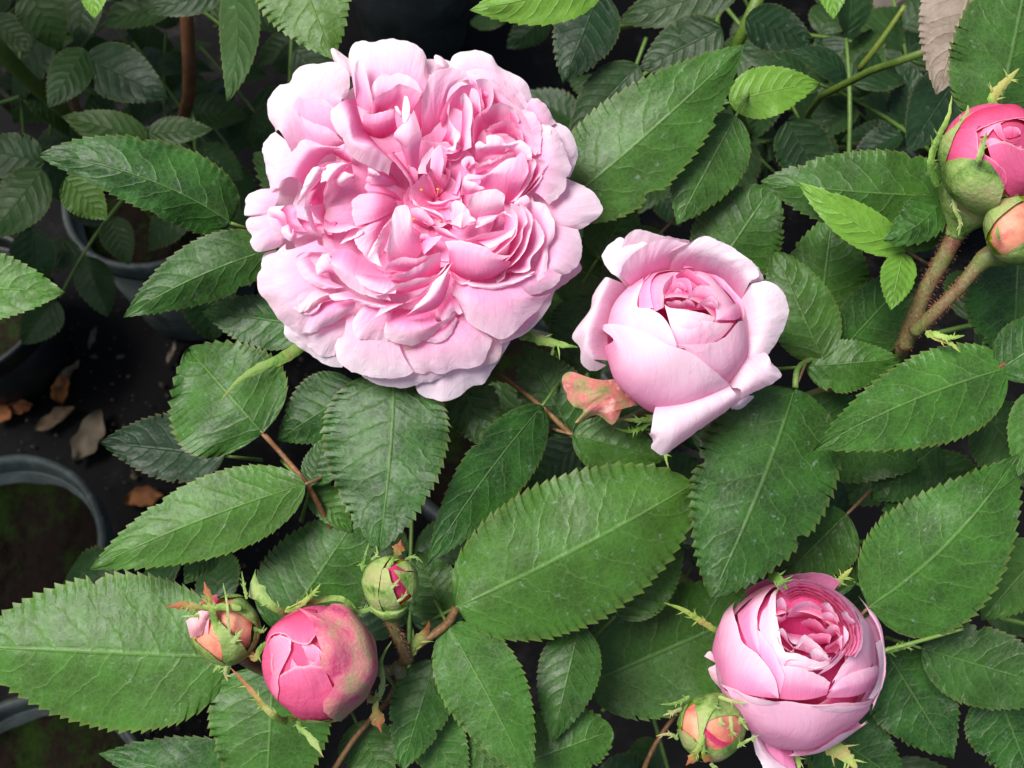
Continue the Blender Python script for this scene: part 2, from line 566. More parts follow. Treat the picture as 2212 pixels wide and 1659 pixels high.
c = G(60, 1760, 0.20); POTS['corner'] = pot(c, 0.09, 0.20, 'grey pot mostly hidden under the broad flat leaf', 1.0, 7.0)

# ---------------------------------------------------------------- fallen litter
def litter(name, label, px, length, wide, mat, ang, seed, z=0.004, group=None, color=(1, 1, 1, 1)):
    rnd = random.Random(seed)
    c = G(px[0], px[1], z)
    nx, ny = 14, 7
    V, uv = [], []
    for i in range(nx + 1):
        t_ = i / nx
        ww = wide * (math.sin(math.pi * min(1, t_ * 0.97 + 0.015)) ** 0.8) * (1 + 0.35 * mnoise.noise(Vector((t_ * 5, seed, 1))))
        for j in range(ny + 1):
            s_ = j / ny * 2 - 1
            x = (t_ - 0.5) * length
            y = s_ * ww * 0.5 + 0.15 * wide * math.sin(t_ * 3 + seed)
            zz = 0.003 + 0.35 * wide * s_ * s_ * rnd.uniform(0.55, 0.65) + 0.006 * (mnoise.noise(Vector((t_ * 4, s_ * 2, seed))) + 0.6)
            V.append((c.x + x * math.cos(ang) - y * math.sin(ang), c.y + x * math.sin(ang) + y * math.cos(ang), z + max(zz, 0.0005)))
    o = mesh_obj(name, V, grid_faces(nx + 1, ny + 1), mat, None, color=color)
    o['label'] = label; o['category'] = 'dry leaf'
    if group:
        o['group'] = group
    return o
litter('fallen_leaf', 'curled orange brown fallen leaf on the dark mat near the black pot', (141, 850), 0.032, 0.020, DRY, 1.9, 1, color=(1.1, .85, .65, 1))
litter('fallen_leaf', 'small brown fallen leaf touching the foot of the black pot', (50, 886), 0.026, 0.018, DRY, 0.4, 2, color=(.75, .6, .55, 1))
litter('fallen_leaf', 'brown curled fallen leaf at the front of the black pot', (5, 902), 0.026, 0.022, DRY, 1.2, 3, color=(.75, .6, .55, 1))
litter('fallen_leaf', 'pale grey broken fallen leaf lying between the mossy pot and black pot', (195, 950), 0.062, 0.030, DRY_GREY, 1.15, 4, color=(.5, .5, .48, 1))
litter('fallen_leaf', 'beige shrivelled fallen leaf beside the pale grey broken one', (125, 912), 0.045, 0.018, DRY_GREY, 0.5, 5, color=(.8, .7, .55, 1))
litter('fallen_leaf', 'thin pale strip of dry leaf leading to the orange fallen leaf', (150, 822), 0.045, 0.012, DRY_GREY, 1.1, 6, color=(1.1, 1.0, .85, 1))
litter('fallen_leaf', 'crumpled rust brown fallen leaf beyond the rim of the mossy pot', (315, 1085), 0.040, 0.022, DRY, 0.3, 7, color=(.6, .5, .44, 1))
litter('fallen_leaf', 'tiny pale straw fragment on the dark mat by the twisted leaf', (205, 735), 0.030, 0.006, DRY_GREY, 1.5, 8)
litter('fallen_leaf', 'tiny pale straw fragment on the dark mat behind the folded leaf', (372, 770), 0.034, 0.006, DRY_GREY, 1.35, 9)
litter('fallen_leaf', 'white dried leaf scrap on the mat beyond the round bud pot', (1848, 345), 0.045, 0.026, DRY_GREY, 0.3, 10, color=(1.6, 1.55, 1.5, 1))
litter('fallen_leaf', 'large bleached grey leaf on the mat near the beige underside leaf', (1905, 40), 0.12, 0.06, DRY_GREY, 2.3, 11, color=(1.7, 1.7, 1.75, 1))
litter('fallen_leaf', 'broad grey sheet of dead leaf beside the thin green cane', (1965, 100), 0.14, 0.07, DRY_GREY, 1.2, 12, color=(1.1, 1.1, 1.1, 1))
litter('fallen_leaf', 'slim white straw lying on the mat behind the yellow green leaf', (1835, 105), 0.085, 0.007, DRY_GREY, 1.0, 13, color=(1.9, 1.95, 2.0, 1))

rl = random.Random(99)
V, F = [], []
for i in range(1800):
    p_ = G(rl.uniform(-200, 700), rl.uniform(380, 1700)) if rl.random() < .75 else G(rl.uniform(1600, 2250), rl.uniform(-50, 600))
    r_ = rl.uniform(.0006, .0022) * (2.2 if rl.random() < .06 else 1)
    b0 = len(V)
    for k in range(5):
        a = k * 1.2566 + rl.uniform(-.4, .4)
        V.append((p_.x + r_ * math.cos(a) * rl.uniform(.6, 1.6), p_.y + r_ * math.sin(a) * rl.uniform(.6, 1.2), .0045 + r_ * .2))
    V.append((p_.x, p_.y, .006 + r_ * .7))
    F += [[b0 + k, b0 + (k + 1) % 5, b0 + 5] for k in range(5)]
grit = mesh_obj('grit', V, F, DRY_GREY, None, color=(.42, .40, .36, 1), smooth=False)
grit['kind'] = 'stuff'; grit['label'] = 'fine grit and bark crumbs on the dark weed mat'; grit['category'] = 'grit'
# ---------------------------------------------------------------- leaves
S_SAMPLES = [0, 0.06, 0.18, 0.34, 0.52, 0.70, 0.86, 1.0]

def leaf_profile(t, p=0.58, q=0.80):
    tm = p / (p + q)
    return (np.clip(t, 0, 1) ** p) * (np.clip(1 - t, 0, 1) ** q) / (tm ** p * (1 - tm) ** q)

def leaf_grid(teeth, tooth, seed):
    """columns along the midrib aligned to the teeth: t, saw height"""
    ts, saw = [], []
    rnd = random.Random(seed)
    edges = np.cumsum([rnd.uniform(0.75, 1.25) for _ in range(teeth)])
    edges = np.concatenate([[0], edges]) / edges[-1]
    for i in range(teeth):
        a, b = edges[i], edges[i + 1]
        k = rnd.uniform(0.7, 1.25)
        for f, hgt in ((0, 0.0), (0.35, 0.30), (0.68, 0.72), (0.90, 1.0)):
            ts.append(a + (b - a) * f)
            saw.append(hgt * k)
    ts.append(1.0); saw.append(0.0)
    return np.array(ts), np.array(saw) * tooth

def leaf(parent, base, tip, wl, wr, hb=0, ht=0, bow=0, arch=0, fl=0.0, fr=0.0, cl=0.0, cr=0.0, teeth=20, tooth=0.056,
         mat=None, col=(0.5, 0.1, 0.5), seed=None, p=0.62, q=1.05, quilt=1.0, wave=1.0, name='leaf', label=None, twist=0.0):
    """base, tip: frame pixels; wl / wr half widths left and right of the way from base to tip; hb, ht heights;
    fl / fr: how far each half folds towards the camera per pixel; cl / cr: extra curl at the margin"""
    seed = seed if seed is not None else int(base[0] * 7 + tip[1] * 3) & 0xffff
    ts, saw = leaf_grid(max(6, int(teeth * 1.0)), tooth, seed)
    b, e = np.array(base, float), np.array(tip, float)
    dvec = e - b
    Ln = np.linalg.norm(dvec)
    n0 = np.array([-dvec[1], dvec[0]]) / Ln              # right-hand side on the screen
    ctrl = (b + e) / 2 + n0 * bow * 2
    M = ((1 - ts) ** 2)[:, None] * b + (2 * ts * (1 - ts))[:, None] * ctrl + (ts ** 2)[:, None] * e
    T = (2 * (1 - ts))[:, None] * (ctrl - b) + (2 * ts)[:, None] * (e - ctrl)
    T /= np.linalg.norm(T, axis=1)[:, None] + 1e-9
    N = np.stack([-T[:, 1], T[:, 0]], 1)
    hm = hb + (ht - hb) * ts + arch * 4 * ts * (1 - ts)
    prof = leaf_profile(ts, p, q)
    cols = [(-1, s) for s in S_SAMPLES[:0:-1]] + [(0, 0)] + [(1, s) for s in S_SAMPLES[1:]]
    wmax = max(wl, wr)
    br = random.Random(seed + 11)
    fl, fr = fl + br.uniform(-.16, .06), fr + br.uniform(-.16, .06)
    twist += br.uniform(-.25, .25)
    bites = [(br.choice((-1, 1)), br.uniform(.2, .85), br.uniform(.012, .035), br.uniform(.06, .22)) for _ in range(br.choice((0, 0, 1, 1, 2)))]
    V, UV, SZ = [], [], []
    for i, t in enumerate(ts):
        for sd, s in cols:
            w_ = wr if sd > 0 else wl
            f_ = fr if sd > 0 else fl
            c_ = cr if sd > 0 else cl
            ww = w_ * prof[i]
            for bs, bt, bw, bd in bites:
                if bs == sd:
                    ww *= 1 - bd * math.exp(-((t - bt) / bw) ** 2)
            teethw = saw[i] * wmax * (1.0 if s == 1.0 else 0.25 if s > 0.8 else 0) * min(1, prof[i] * 2.5)
            off = ww * s + teethw
            fwd = teethw * 0.5
            x, y = M[i] + N[i] * (sd * off) + T[i] * fwd
            wob = wave * 0.12 * wmax * s * mnoise.noise(Vector((t * 3.2 + seed * 0.37, sd * 1.7, seed * 0.11))) * 2
            wob += wave * 0.065 * wmax * s * s * mnoise.noise(Vector((t * 9 + seed * 0.37, sd * 3.7, 5)))
            # quilting between side veins
            qv = (t - 0.21 * s ** 1.25) * 7.6 + (0.43 if sd > 0 else 0) + 50
            d_ = abs((qv % 1) - 0.5) * 2
            ql = quilt * 0.046 * wmax * (d_ ** 0.6 - 0.6) * math.sin(math.pi * min(1, s * 1.05)) if s > 0 else 0
            ridge = -0.02 * wmax * max(0, 1 - s / 0.1) if s < 0.1 else 0
            hh = hm[i] + f_ * ww * s + c_ * ww * s * s + wob + ql + ridge + twist * sd * s * ww * (t - 0.5)
            V.append((x, y, hh))
            UV.append((t, 0.5 + 0.5 * sd * s))
            SZ.append((t * Ln / 100, sd * off / 100))
    W = PA(V)
    nc = len(cols)
    jr = random.Random(seed + 5)
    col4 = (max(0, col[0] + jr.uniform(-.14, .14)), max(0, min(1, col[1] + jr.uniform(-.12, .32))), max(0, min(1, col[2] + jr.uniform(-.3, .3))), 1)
    return mesh_obj(name, W, grid_faces(len(ts), nc)[:, ::-1], mat or LEAF, parent, uv=UV, uv2=SZ, color=col4, label=label)

BUSH = thing('rose_bush', 'flowering rose bush with large serrated green leaves around the pink roses', 'rose bush', tuple(G(1100, 900, 0.165)))

def stalk(pts, r0, r1, mat=None, name='leaf_stalk', parent=None, color=None):
    """pts: (x, y, h); radii in frame pixels"""
    return tube(name, PA(pts), [r0 * S, r1 * S], mat or STEM_GREEN, parent or BUSH, n=16, nseg=8, color=color)

LV = [
 # base, tip, wl, wr, options
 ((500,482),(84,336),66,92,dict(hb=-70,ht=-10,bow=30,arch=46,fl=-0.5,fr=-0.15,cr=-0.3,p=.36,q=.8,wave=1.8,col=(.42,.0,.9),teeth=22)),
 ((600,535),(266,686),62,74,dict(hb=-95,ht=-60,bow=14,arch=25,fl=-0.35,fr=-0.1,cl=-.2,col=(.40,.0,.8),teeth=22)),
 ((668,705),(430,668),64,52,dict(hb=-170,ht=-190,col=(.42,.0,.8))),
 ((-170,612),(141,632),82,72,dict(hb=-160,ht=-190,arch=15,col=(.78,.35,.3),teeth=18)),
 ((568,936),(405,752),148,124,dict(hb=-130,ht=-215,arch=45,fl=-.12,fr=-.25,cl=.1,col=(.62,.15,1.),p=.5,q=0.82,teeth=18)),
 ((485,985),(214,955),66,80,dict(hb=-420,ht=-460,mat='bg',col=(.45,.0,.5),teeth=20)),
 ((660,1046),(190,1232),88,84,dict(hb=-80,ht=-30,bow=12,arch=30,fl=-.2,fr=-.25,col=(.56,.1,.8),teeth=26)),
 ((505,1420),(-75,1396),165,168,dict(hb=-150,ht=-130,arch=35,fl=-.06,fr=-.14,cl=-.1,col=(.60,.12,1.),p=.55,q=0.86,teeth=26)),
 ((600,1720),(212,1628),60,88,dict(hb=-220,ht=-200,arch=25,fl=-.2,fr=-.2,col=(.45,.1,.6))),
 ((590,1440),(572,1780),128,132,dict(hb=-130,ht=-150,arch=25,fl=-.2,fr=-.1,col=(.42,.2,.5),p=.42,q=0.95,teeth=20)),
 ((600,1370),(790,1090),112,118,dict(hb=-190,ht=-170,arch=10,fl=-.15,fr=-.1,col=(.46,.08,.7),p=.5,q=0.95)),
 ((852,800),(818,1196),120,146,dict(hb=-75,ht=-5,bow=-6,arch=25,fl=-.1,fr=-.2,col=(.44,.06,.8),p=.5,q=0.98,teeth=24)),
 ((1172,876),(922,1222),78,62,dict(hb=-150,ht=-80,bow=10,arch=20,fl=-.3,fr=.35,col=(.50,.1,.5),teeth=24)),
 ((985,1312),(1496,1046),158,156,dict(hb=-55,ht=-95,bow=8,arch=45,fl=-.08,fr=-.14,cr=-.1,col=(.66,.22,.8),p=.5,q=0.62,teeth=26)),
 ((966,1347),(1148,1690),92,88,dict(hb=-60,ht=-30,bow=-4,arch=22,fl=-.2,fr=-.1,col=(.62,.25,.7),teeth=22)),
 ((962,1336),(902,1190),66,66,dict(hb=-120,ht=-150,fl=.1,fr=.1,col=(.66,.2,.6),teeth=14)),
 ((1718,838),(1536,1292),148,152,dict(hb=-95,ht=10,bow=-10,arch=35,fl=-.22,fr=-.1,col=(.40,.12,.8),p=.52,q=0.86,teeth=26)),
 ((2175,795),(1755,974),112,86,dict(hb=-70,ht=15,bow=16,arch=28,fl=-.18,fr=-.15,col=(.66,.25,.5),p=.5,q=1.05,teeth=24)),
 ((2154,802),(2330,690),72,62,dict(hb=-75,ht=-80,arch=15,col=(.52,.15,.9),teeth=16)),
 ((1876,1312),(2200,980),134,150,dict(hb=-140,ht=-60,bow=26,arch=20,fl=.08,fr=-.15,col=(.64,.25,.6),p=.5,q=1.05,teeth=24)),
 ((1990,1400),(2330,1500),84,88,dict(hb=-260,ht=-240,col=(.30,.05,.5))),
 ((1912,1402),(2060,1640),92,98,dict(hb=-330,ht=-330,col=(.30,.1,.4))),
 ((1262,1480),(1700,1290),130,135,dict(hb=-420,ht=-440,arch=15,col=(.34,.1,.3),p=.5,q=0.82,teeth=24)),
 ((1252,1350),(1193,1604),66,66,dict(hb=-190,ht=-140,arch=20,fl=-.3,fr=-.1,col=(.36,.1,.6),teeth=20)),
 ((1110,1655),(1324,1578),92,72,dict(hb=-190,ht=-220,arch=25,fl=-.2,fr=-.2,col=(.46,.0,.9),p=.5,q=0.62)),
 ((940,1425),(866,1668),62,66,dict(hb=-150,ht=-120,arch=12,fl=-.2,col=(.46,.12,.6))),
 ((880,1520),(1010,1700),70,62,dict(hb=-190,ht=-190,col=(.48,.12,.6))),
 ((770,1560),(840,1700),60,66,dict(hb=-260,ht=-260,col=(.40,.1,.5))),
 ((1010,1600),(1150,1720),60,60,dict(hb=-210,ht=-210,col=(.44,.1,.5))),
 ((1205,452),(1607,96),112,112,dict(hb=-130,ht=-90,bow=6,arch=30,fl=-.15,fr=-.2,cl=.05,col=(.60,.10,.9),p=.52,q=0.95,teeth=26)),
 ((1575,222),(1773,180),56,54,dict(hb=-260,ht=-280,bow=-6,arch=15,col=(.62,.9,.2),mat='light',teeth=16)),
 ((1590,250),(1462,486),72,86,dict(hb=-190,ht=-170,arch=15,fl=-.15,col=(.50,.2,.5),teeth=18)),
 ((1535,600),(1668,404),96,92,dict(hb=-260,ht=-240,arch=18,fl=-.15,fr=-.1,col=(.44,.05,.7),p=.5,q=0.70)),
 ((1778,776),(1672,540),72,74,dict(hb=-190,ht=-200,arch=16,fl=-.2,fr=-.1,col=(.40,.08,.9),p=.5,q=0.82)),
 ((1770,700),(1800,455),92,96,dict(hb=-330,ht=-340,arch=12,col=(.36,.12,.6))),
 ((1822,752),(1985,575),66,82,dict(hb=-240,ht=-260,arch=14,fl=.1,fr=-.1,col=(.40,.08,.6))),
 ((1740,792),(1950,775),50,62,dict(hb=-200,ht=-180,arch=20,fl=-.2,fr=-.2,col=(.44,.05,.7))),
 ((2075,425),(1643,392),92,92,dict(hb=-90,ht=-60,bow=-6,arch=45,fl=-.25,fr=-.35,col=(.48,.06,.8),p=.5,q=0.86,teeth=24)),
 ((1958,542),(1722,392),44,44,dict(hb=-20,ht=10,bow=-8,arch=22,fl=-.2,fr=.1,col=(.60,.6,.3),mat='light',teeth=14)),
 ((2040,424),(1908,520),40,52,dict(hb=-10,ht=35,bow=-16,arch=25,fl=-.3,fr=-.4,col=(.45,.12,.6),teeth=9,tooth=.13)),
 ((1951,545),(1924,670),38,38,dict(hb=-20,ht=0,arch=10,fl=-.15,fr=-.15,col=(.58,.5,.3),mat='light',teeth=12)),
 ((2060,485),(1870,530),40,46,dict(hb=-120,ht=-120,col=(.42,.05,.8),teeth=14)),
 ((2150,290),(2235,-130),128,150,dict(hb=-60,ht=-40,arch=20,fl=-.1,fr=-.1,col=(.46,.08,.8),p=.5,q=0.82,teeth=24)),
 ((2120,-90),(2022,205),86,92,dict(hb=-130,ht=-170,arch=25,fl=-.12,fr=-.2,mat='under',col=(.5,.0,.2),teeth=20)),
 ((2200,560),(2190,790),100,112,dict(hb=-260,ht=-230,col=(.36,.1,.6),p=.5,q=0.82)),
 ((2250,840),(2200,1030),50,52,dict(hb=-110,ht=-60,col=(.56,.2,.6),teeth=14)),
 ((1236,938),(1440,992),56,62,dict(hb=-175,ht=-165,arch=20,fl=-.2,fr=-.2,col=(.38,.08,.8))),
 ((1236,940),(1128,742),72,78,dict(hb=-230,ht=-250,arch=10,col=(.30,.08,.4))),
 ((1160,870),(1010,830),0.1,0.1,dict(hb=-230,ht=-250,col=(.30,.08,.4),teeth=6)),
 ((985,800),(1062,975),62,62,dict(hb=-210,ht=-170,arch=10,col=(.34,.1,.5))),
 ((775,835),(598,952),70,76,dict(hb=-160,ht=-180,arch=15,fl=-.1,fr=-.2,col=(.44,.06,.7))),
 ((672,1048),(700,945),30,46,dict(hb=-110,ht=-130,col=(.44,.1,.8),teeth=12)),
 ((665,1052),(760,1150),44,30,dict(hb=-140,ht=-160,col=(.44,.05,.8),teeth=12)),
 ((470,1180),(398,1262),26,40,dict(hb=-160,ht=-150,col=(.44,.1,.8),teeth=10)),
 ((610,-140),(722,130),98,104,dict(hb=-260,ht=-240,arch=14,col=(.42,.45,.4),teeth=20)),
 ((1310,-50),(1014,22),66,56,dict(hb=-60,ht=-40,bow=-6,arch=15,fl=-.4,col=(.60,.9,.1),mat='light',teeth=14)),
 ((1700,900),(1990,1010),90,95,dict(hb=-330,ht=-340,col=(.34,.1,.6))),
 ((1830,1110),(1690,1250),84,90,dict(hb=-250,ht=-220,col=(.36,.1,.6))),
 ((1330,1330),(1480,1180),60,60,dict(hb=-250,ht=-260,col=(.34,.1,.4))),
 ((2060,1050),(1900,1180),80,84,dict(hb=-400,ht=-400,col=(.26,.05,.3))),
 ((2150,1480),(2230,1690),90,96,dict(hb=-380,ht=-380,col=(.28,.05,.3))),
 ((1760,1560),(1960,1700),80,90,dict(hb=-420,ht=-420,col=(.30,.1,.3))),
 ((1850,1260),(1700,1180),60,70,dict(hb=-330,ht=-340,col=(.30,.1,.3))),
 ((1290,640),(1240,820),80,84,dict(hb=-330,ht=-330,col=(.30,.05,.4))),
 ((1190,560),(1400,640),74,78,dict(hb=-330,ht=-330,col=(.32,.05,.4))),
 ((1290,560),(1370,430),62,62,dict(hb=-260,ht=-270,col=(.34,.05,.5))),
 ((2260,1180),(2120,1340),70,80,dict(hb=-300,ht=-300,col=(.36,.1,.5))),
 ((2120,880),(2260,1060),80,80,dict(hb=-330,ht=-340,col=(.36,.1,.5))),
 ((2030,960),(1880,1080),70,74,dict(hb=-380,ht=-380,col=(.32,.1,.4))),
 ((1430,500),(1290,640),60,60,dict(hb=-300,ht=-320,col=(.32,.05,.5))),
]
MATS = {'bg': LEAF_SHADED, 'light': LEAF_LIGHT, 'under': LEAF_UNDER, None: LEAF}
LEAF_BASES = []
NO_STALK = []
for b_, t_, wl_, wr_, o_ in LV:
    if wl_ < 1:
        continue
    o_ = dict(o_)
    m_ = o_.pop('mat', None)
    lab = 'pinkish beige leaf underside turned up' if m_ == 'under' else None
    leaf(BUSH, b_, t_, wl_, wr_, mat=MATS[m_], label=lab, **o_)
    LEAF_BASES.append((b_, o_.get('hb', 0), t_))
    dx_, dy_ = t_[0] - b_[0], t_[1] - b_[1]
    ll_ = math.hypot(dx_, dy_)
    dx_, dy_ = dx_ / ll_, dy_ / ll_
    hb_ = o_.get('hb', 0)
    if (b_, t_) not in NO_STALK:
        stalk([(b_[0] + dx_ * 8, b_[1] + dy_ * 8, hb_ - 3), (b_[0] - dx_ * 18, b_[1] - dy_ * 18, hb_ - 14), (b_[0] - dx_ * 55, b_[1] - dy_ * 55, hb_ - 70), (b_[0] - dx_ * 80, b_[1] - dy_ * 80, hb_ - 170)], 3.6, 5.5, STEM_GREEN if ll_ % 2 < 1 else STEM_BROWN)

# stalks and canes of the flowering bush
stalk([(568,936,-130),(612,985,-150),(662,1046,-110),(710,1130,-170),(760,1230,-330)], 6, 8, STEM_BROWN, color=(1.1,.9,.75,1))
stalk([(1080,810,-260),(1160,870,-200),(1236,940,-190),(1290,985,-240)], 6, 7, STEM_BROWN, color=(1,.95,.7,1))
stalk([(1718,838,-95),(1722,800,-120),(1745,780,-190),(1790,770,-240)], 7, 6, STEM_GREEN)
stalk([(985,1312,-55),(966,1347,-60),(900,1395,-75),(862,1440,-150)], 10, 12, STEM_BROWN, color=(1.15,1.05,.75,1))
stalk([(2152,798,-70),(2170,785,-75),(2210,760,-85)], 5, 6, STEM_BROWN, color=(1,.7,.5,1))
stalk([(1955,540,-20),(1951,547,-20),(1990,560,-120)], 3, 3, STEM_GREEN)
stalk([(1910,1405,-150),(1985,1385,-150),(2080,1358,-160)], 5, 4, STEM_GREEN)
stalk([(705,1690,-220),(770,1590,-230),(840,1510,-260),(870,1440,-280)], 7, 8, STEM_BROWN, color=(.9,.8,.6,1))
stalk([(1380,1690,-500),(1420,1600,-500),(1480,1520,-520)], 7, 6, STEM_BROWN, color=(.9,.75,.55,1))
for (pts, r) in (
    ([(860,1440,-120),(900,1500,-400),(1000,1400,-1500),(1090,1150,-3000)], (15, 26)),
    ([(1960,730,-150),(1900,800,-500),(1600,900,-1500),(1180,980,-3000)], (17, 26)),
    ([(920,640,-160),(960,760,-600),(1040,860,-1600),(1110,1000,-3100)], (16, 26)),
    ([(1500,780,-220),(1450,860,-700),(1300,930,-1700),(1140,980,-3100)], (15, 24)),
    ([(1780,1450,-320),(1700,1420,-700),(1400,1200,-1800),(1150,1040,-3100)], (15, 24)),
):
    q_ = list(PA(pts))
    q_.append(np.array(G(1100, 900, 0.17)) + np.array([random.uniform(-.02, .02), random.uniform(-.02, .02), -0.02]))
    tube('cane', q_, [r[0] * S, r[1] * S, r[1] * S * 1.3], STEM, BUSH, n=40, nseg=10, wob=.1)
# ---------------------------------------------------------------- neighbouring bushes in the shade
def leaf_proto(seed, arch, fold, curl):
    """one leaflet, base at the origin, unit length along x, upper side +z; returns mesh"""
    ts, saw = leaf_grid(12, 0.10, seed)
    prof = leaf_profile(ts, .6, 1.0) * 0.30
    cols = [(-1, 1.0), (-1, .8), (-1, .5), (-1, .2), (0, 0), (1, .2), (1, .5), (1, .8), (1, 1.0)]
    V, UV, SZ = [], [], []
    for i, t in enumerate(ts):
        for sd, s in cols:
            tw = saw[i] * 0.3 * (1 if s == 1.0 else 0) * min(1, prof[i] * 8)
            y = sd * (prof[i] * s + tw)
            z = arch * 4 * t * (1 - t) * .25 - curl * t * t + fold * abs(y) + 0.03 * mnoise.noise(Vector((t * 3, sd * s * 2, seed)))
            qv = (t - 0.21 * s ** 1.25) * 7.6 + (0.43 if sd > 0 else 0) + 50
            z += 0.008 * ((abs((qv % 1) - 0.5) * 2) ** .6) * math.sin(math.pi * min(1, s * 1.05))
            V.append((t + tw * .5, y, z))
            UV.append((t, .5 + .5 * sd * s))
            SZ.append((t * 3.2, y * 3.2))
    o = mesh_obj('leaf', V, grid_faces(len(ts), len(cols)), LEAF_SHADED, None, uv=UV, uv2=SZ)
    me = o.data
    bpy.data.objects.remove(o)
    return me
PROTOS = [leaf_proto(i + 1, a, f, c) for i, (a, f, c) in enumerate(((.3, -.25, .15), (.2, .3, .05), (.5, -.1, .3), (.1, -.4, .1), (.4, .15, .25)))]

def place_leaf(bush, pos, xdir, up, length, rnd, shade, mat_light=False):
    x = Vector(xdir).normalized()
    z = Vector(up); z = (z - x * z.dot(x)).normalized()
    y = z.cross(x)
    M = Matrix((x, y, z)).transposed().to_4x4()
    o = bpy.data.objects.new('leaf', rnd.choice(PROTOS))
    COL.objects.link(o)
    o.parent = bush
    o.matrix_basis = Matrix.Translation(Vector(pos) - bush.location) @ M @ Matrix.Diagonal((length, length * rnd.uniform(.85, 1.15), length, 1))
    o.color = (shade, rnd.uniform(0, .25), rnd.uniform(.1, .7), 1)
    return o

def compound(bush, x, y, h, ang, tilt, size, rnd, shade):
    """five leaflets on a stalk: starts at frame pixel x, y"""
    base = P(x, y, h)
    d = (math.cos(ang) * VR - math.sin(ang) * VU) * math.cos(tilt) + (-VF) * math.sin(tilt)
    d.normalize()
    up = (-VF * rnd.uniform(.5, 1) + Vector((0, 0, 1)) * rnd.uniform(.2, .8) + VR * rnd.uniform(-.5, .5) + VU * rnd.uniform(-.4, .5)).normalized()
    side = up.cross(d).normalized()
    L = size * 1.9
    sag = lambda f: Vector((0, 0, -0.25 * L * f * f))
    tube('leaf_stalk', [base + d * L * f + sag(f) for f in (0, .33, .66, 1)], [.0011, .0008], STEM_GREEN, bush, n=8, nseg=5, color=(.7, .75, .6, 1))
    for f, s_, k in ((1, 0, 1.0), (.62, 1, .9), (.62, -1, .9), (.25, 1, .75), (.25, -1, .75)):
        if f < .3 and rnd.random() < .35:
            continue
        dd = (d * (1 if s_ == 0 else .55) + side * s_ * .9 + Vector((0, 0, rnd.uniform(-.35, .05)))).normalized()
        u2 = (up + side * rnd.uniform(-.3, .3) + d * rnd.uniform(-.3, .3)).normalized()
        place_leaf(bush, base + d * L * f + sag(f) + dd * .002, dd, u2, size * k * rnd.uniform(.85, 1.12), rnd, shade * rnd.uniform(.8, 1.15))

NB_L = thing('rose_bush', 'shaded leafy rose bush with a straight brown cane, growing behind the arching twisted leaf', 'rose bush', (POTS['left'].location.x, POTS['left'].location.y, .155))
NB_T = thing('rose_bush', 'dark rose bush in deep shade right behind the big open rose', 'rose bush', (POTS['top'].location.x, POTS['top'].location.y, .155))
NB_R = thing('rose_bush', 'shaded rose bush with thin green canes behind the yellow green leaf', 'rose bush', (POTS['right'].location.x, POTS['right'].location.y, .155))

BGL = [
 (NB_L,(505,-50),(490,224),46,40,dict(hb=-900,ht=-700,bow=-16,arch=20,fl=-.2,fr=-.3,col=(.62,.1,.5))),
 (NB_L,(183,122),(364,213),62,58,dict(hb=-1500,ht=-1450,arch=40,fl=-.2,fr=-.2,col=(.55,.1,.3))),
 (NB_L,(184,106),(104,233),46,46,dict(hb=-1500,ht=-1400,arch=30,fl=-.4,fr=-.4,col=(.5,.15,.3))),
 (NB_L,(60,-30),(132,112),56,52,dict(hb=-1400,ht=-1500,arch=30,col=(.42,.15,.3))),
 (NB_L,(180,-40),(170,104),44,40,dict(hb=-1600,ht=-1550,col=(.45,.1,.3))),
 (NB_L,(-20,40),(72,108),36,40,dict(hb=-1700,ht=-1700,col=(.45,.1,.3))),
 (NB_L,(318,300),(132,250),44,40,dict(hb=-1500,ht=-1450,arch=30,fl=-.3,fr=-.3,col=(.5,.3,.3))),
 (NB_L,(318,290),(460,279),34,26,dict(hb=-1500,ht=-1500,arch=20,fl=-.5,col=(.45,.2,.3))),
 (NB_L,(330,285),(236,348),42,36,dict(hb=-1550,ht=-1500,col=(.48,.15,.3))),
 (NB_L,(92,366),(-30,520),62,52,dict(hb=-1200,ht=-1150,arch=30,fl=-.2,fr=-.2,col=(.6,.2,.4))),
 (NB_L,(96,350),(-60,318),56,50,dict(hb=-1250,ht=-1250,arch=30,col=(.5,.1,.4))),
 (NB_L,(140,385),(232,475),44,44,dict(hb=-800,ht=-850,col=(.4,.5,.2))),
 (NB_L,(490,-25),(312,27),36,34,dict(hb=-1200,ht=-1200,arch=30,col=(.46,.15,.3))),
 (NB_L,(200,-70),(204,40),34,34,dict(hb=-600,ht=-560,mat='light',col=(.5,.6,.2))),
 (NB_T,(1296,-20),(1216,180),72,66,dict(hb=-700,ht=-650,arch=30,fl=-.2,fr=-.2,col=(.46,.0,.6))),
 (NB_T,(1380,140),(1225,310),52,60,dict(hb=-700,ht=-700,col=(.36,.1,.4))),
 (NB_T,(1600,-40),(1330,50),56,60,dict(hb=-900,ht=-950,col=(.34,.05,.4))),
 (NB_T,(1560,60),(1380,150),60,60,dict(hb=-900,ht=-950,col=(.30,.05,.4))),
 (NB_R,(1795,-90),(1800,42),38,36,dict(hb=-450,ht=-420,mat='light',col=(.55,.5,.2))),
 (NB_R,(1610,40),(1760,90),50,52,dict(hb=-900,ht=-950,col=(.32,.05,.4))),
 (NB_R,(1700,260),(1790,420),60,60,dict(hb=-900,ht=-950,col=(.30,.05,.4))),
 (NB_R,(2080,150),(1960,330),60,66,dict(hb=-900,ht=-850,col=(.34,.1,.4))),
]
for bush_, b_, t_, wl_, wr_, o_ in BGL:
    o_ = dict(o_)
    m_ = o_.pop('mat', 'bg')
    leaf(bush_, b_, t_, wl_, wr_, mat=MATS[m_], teeth=16, **o_)

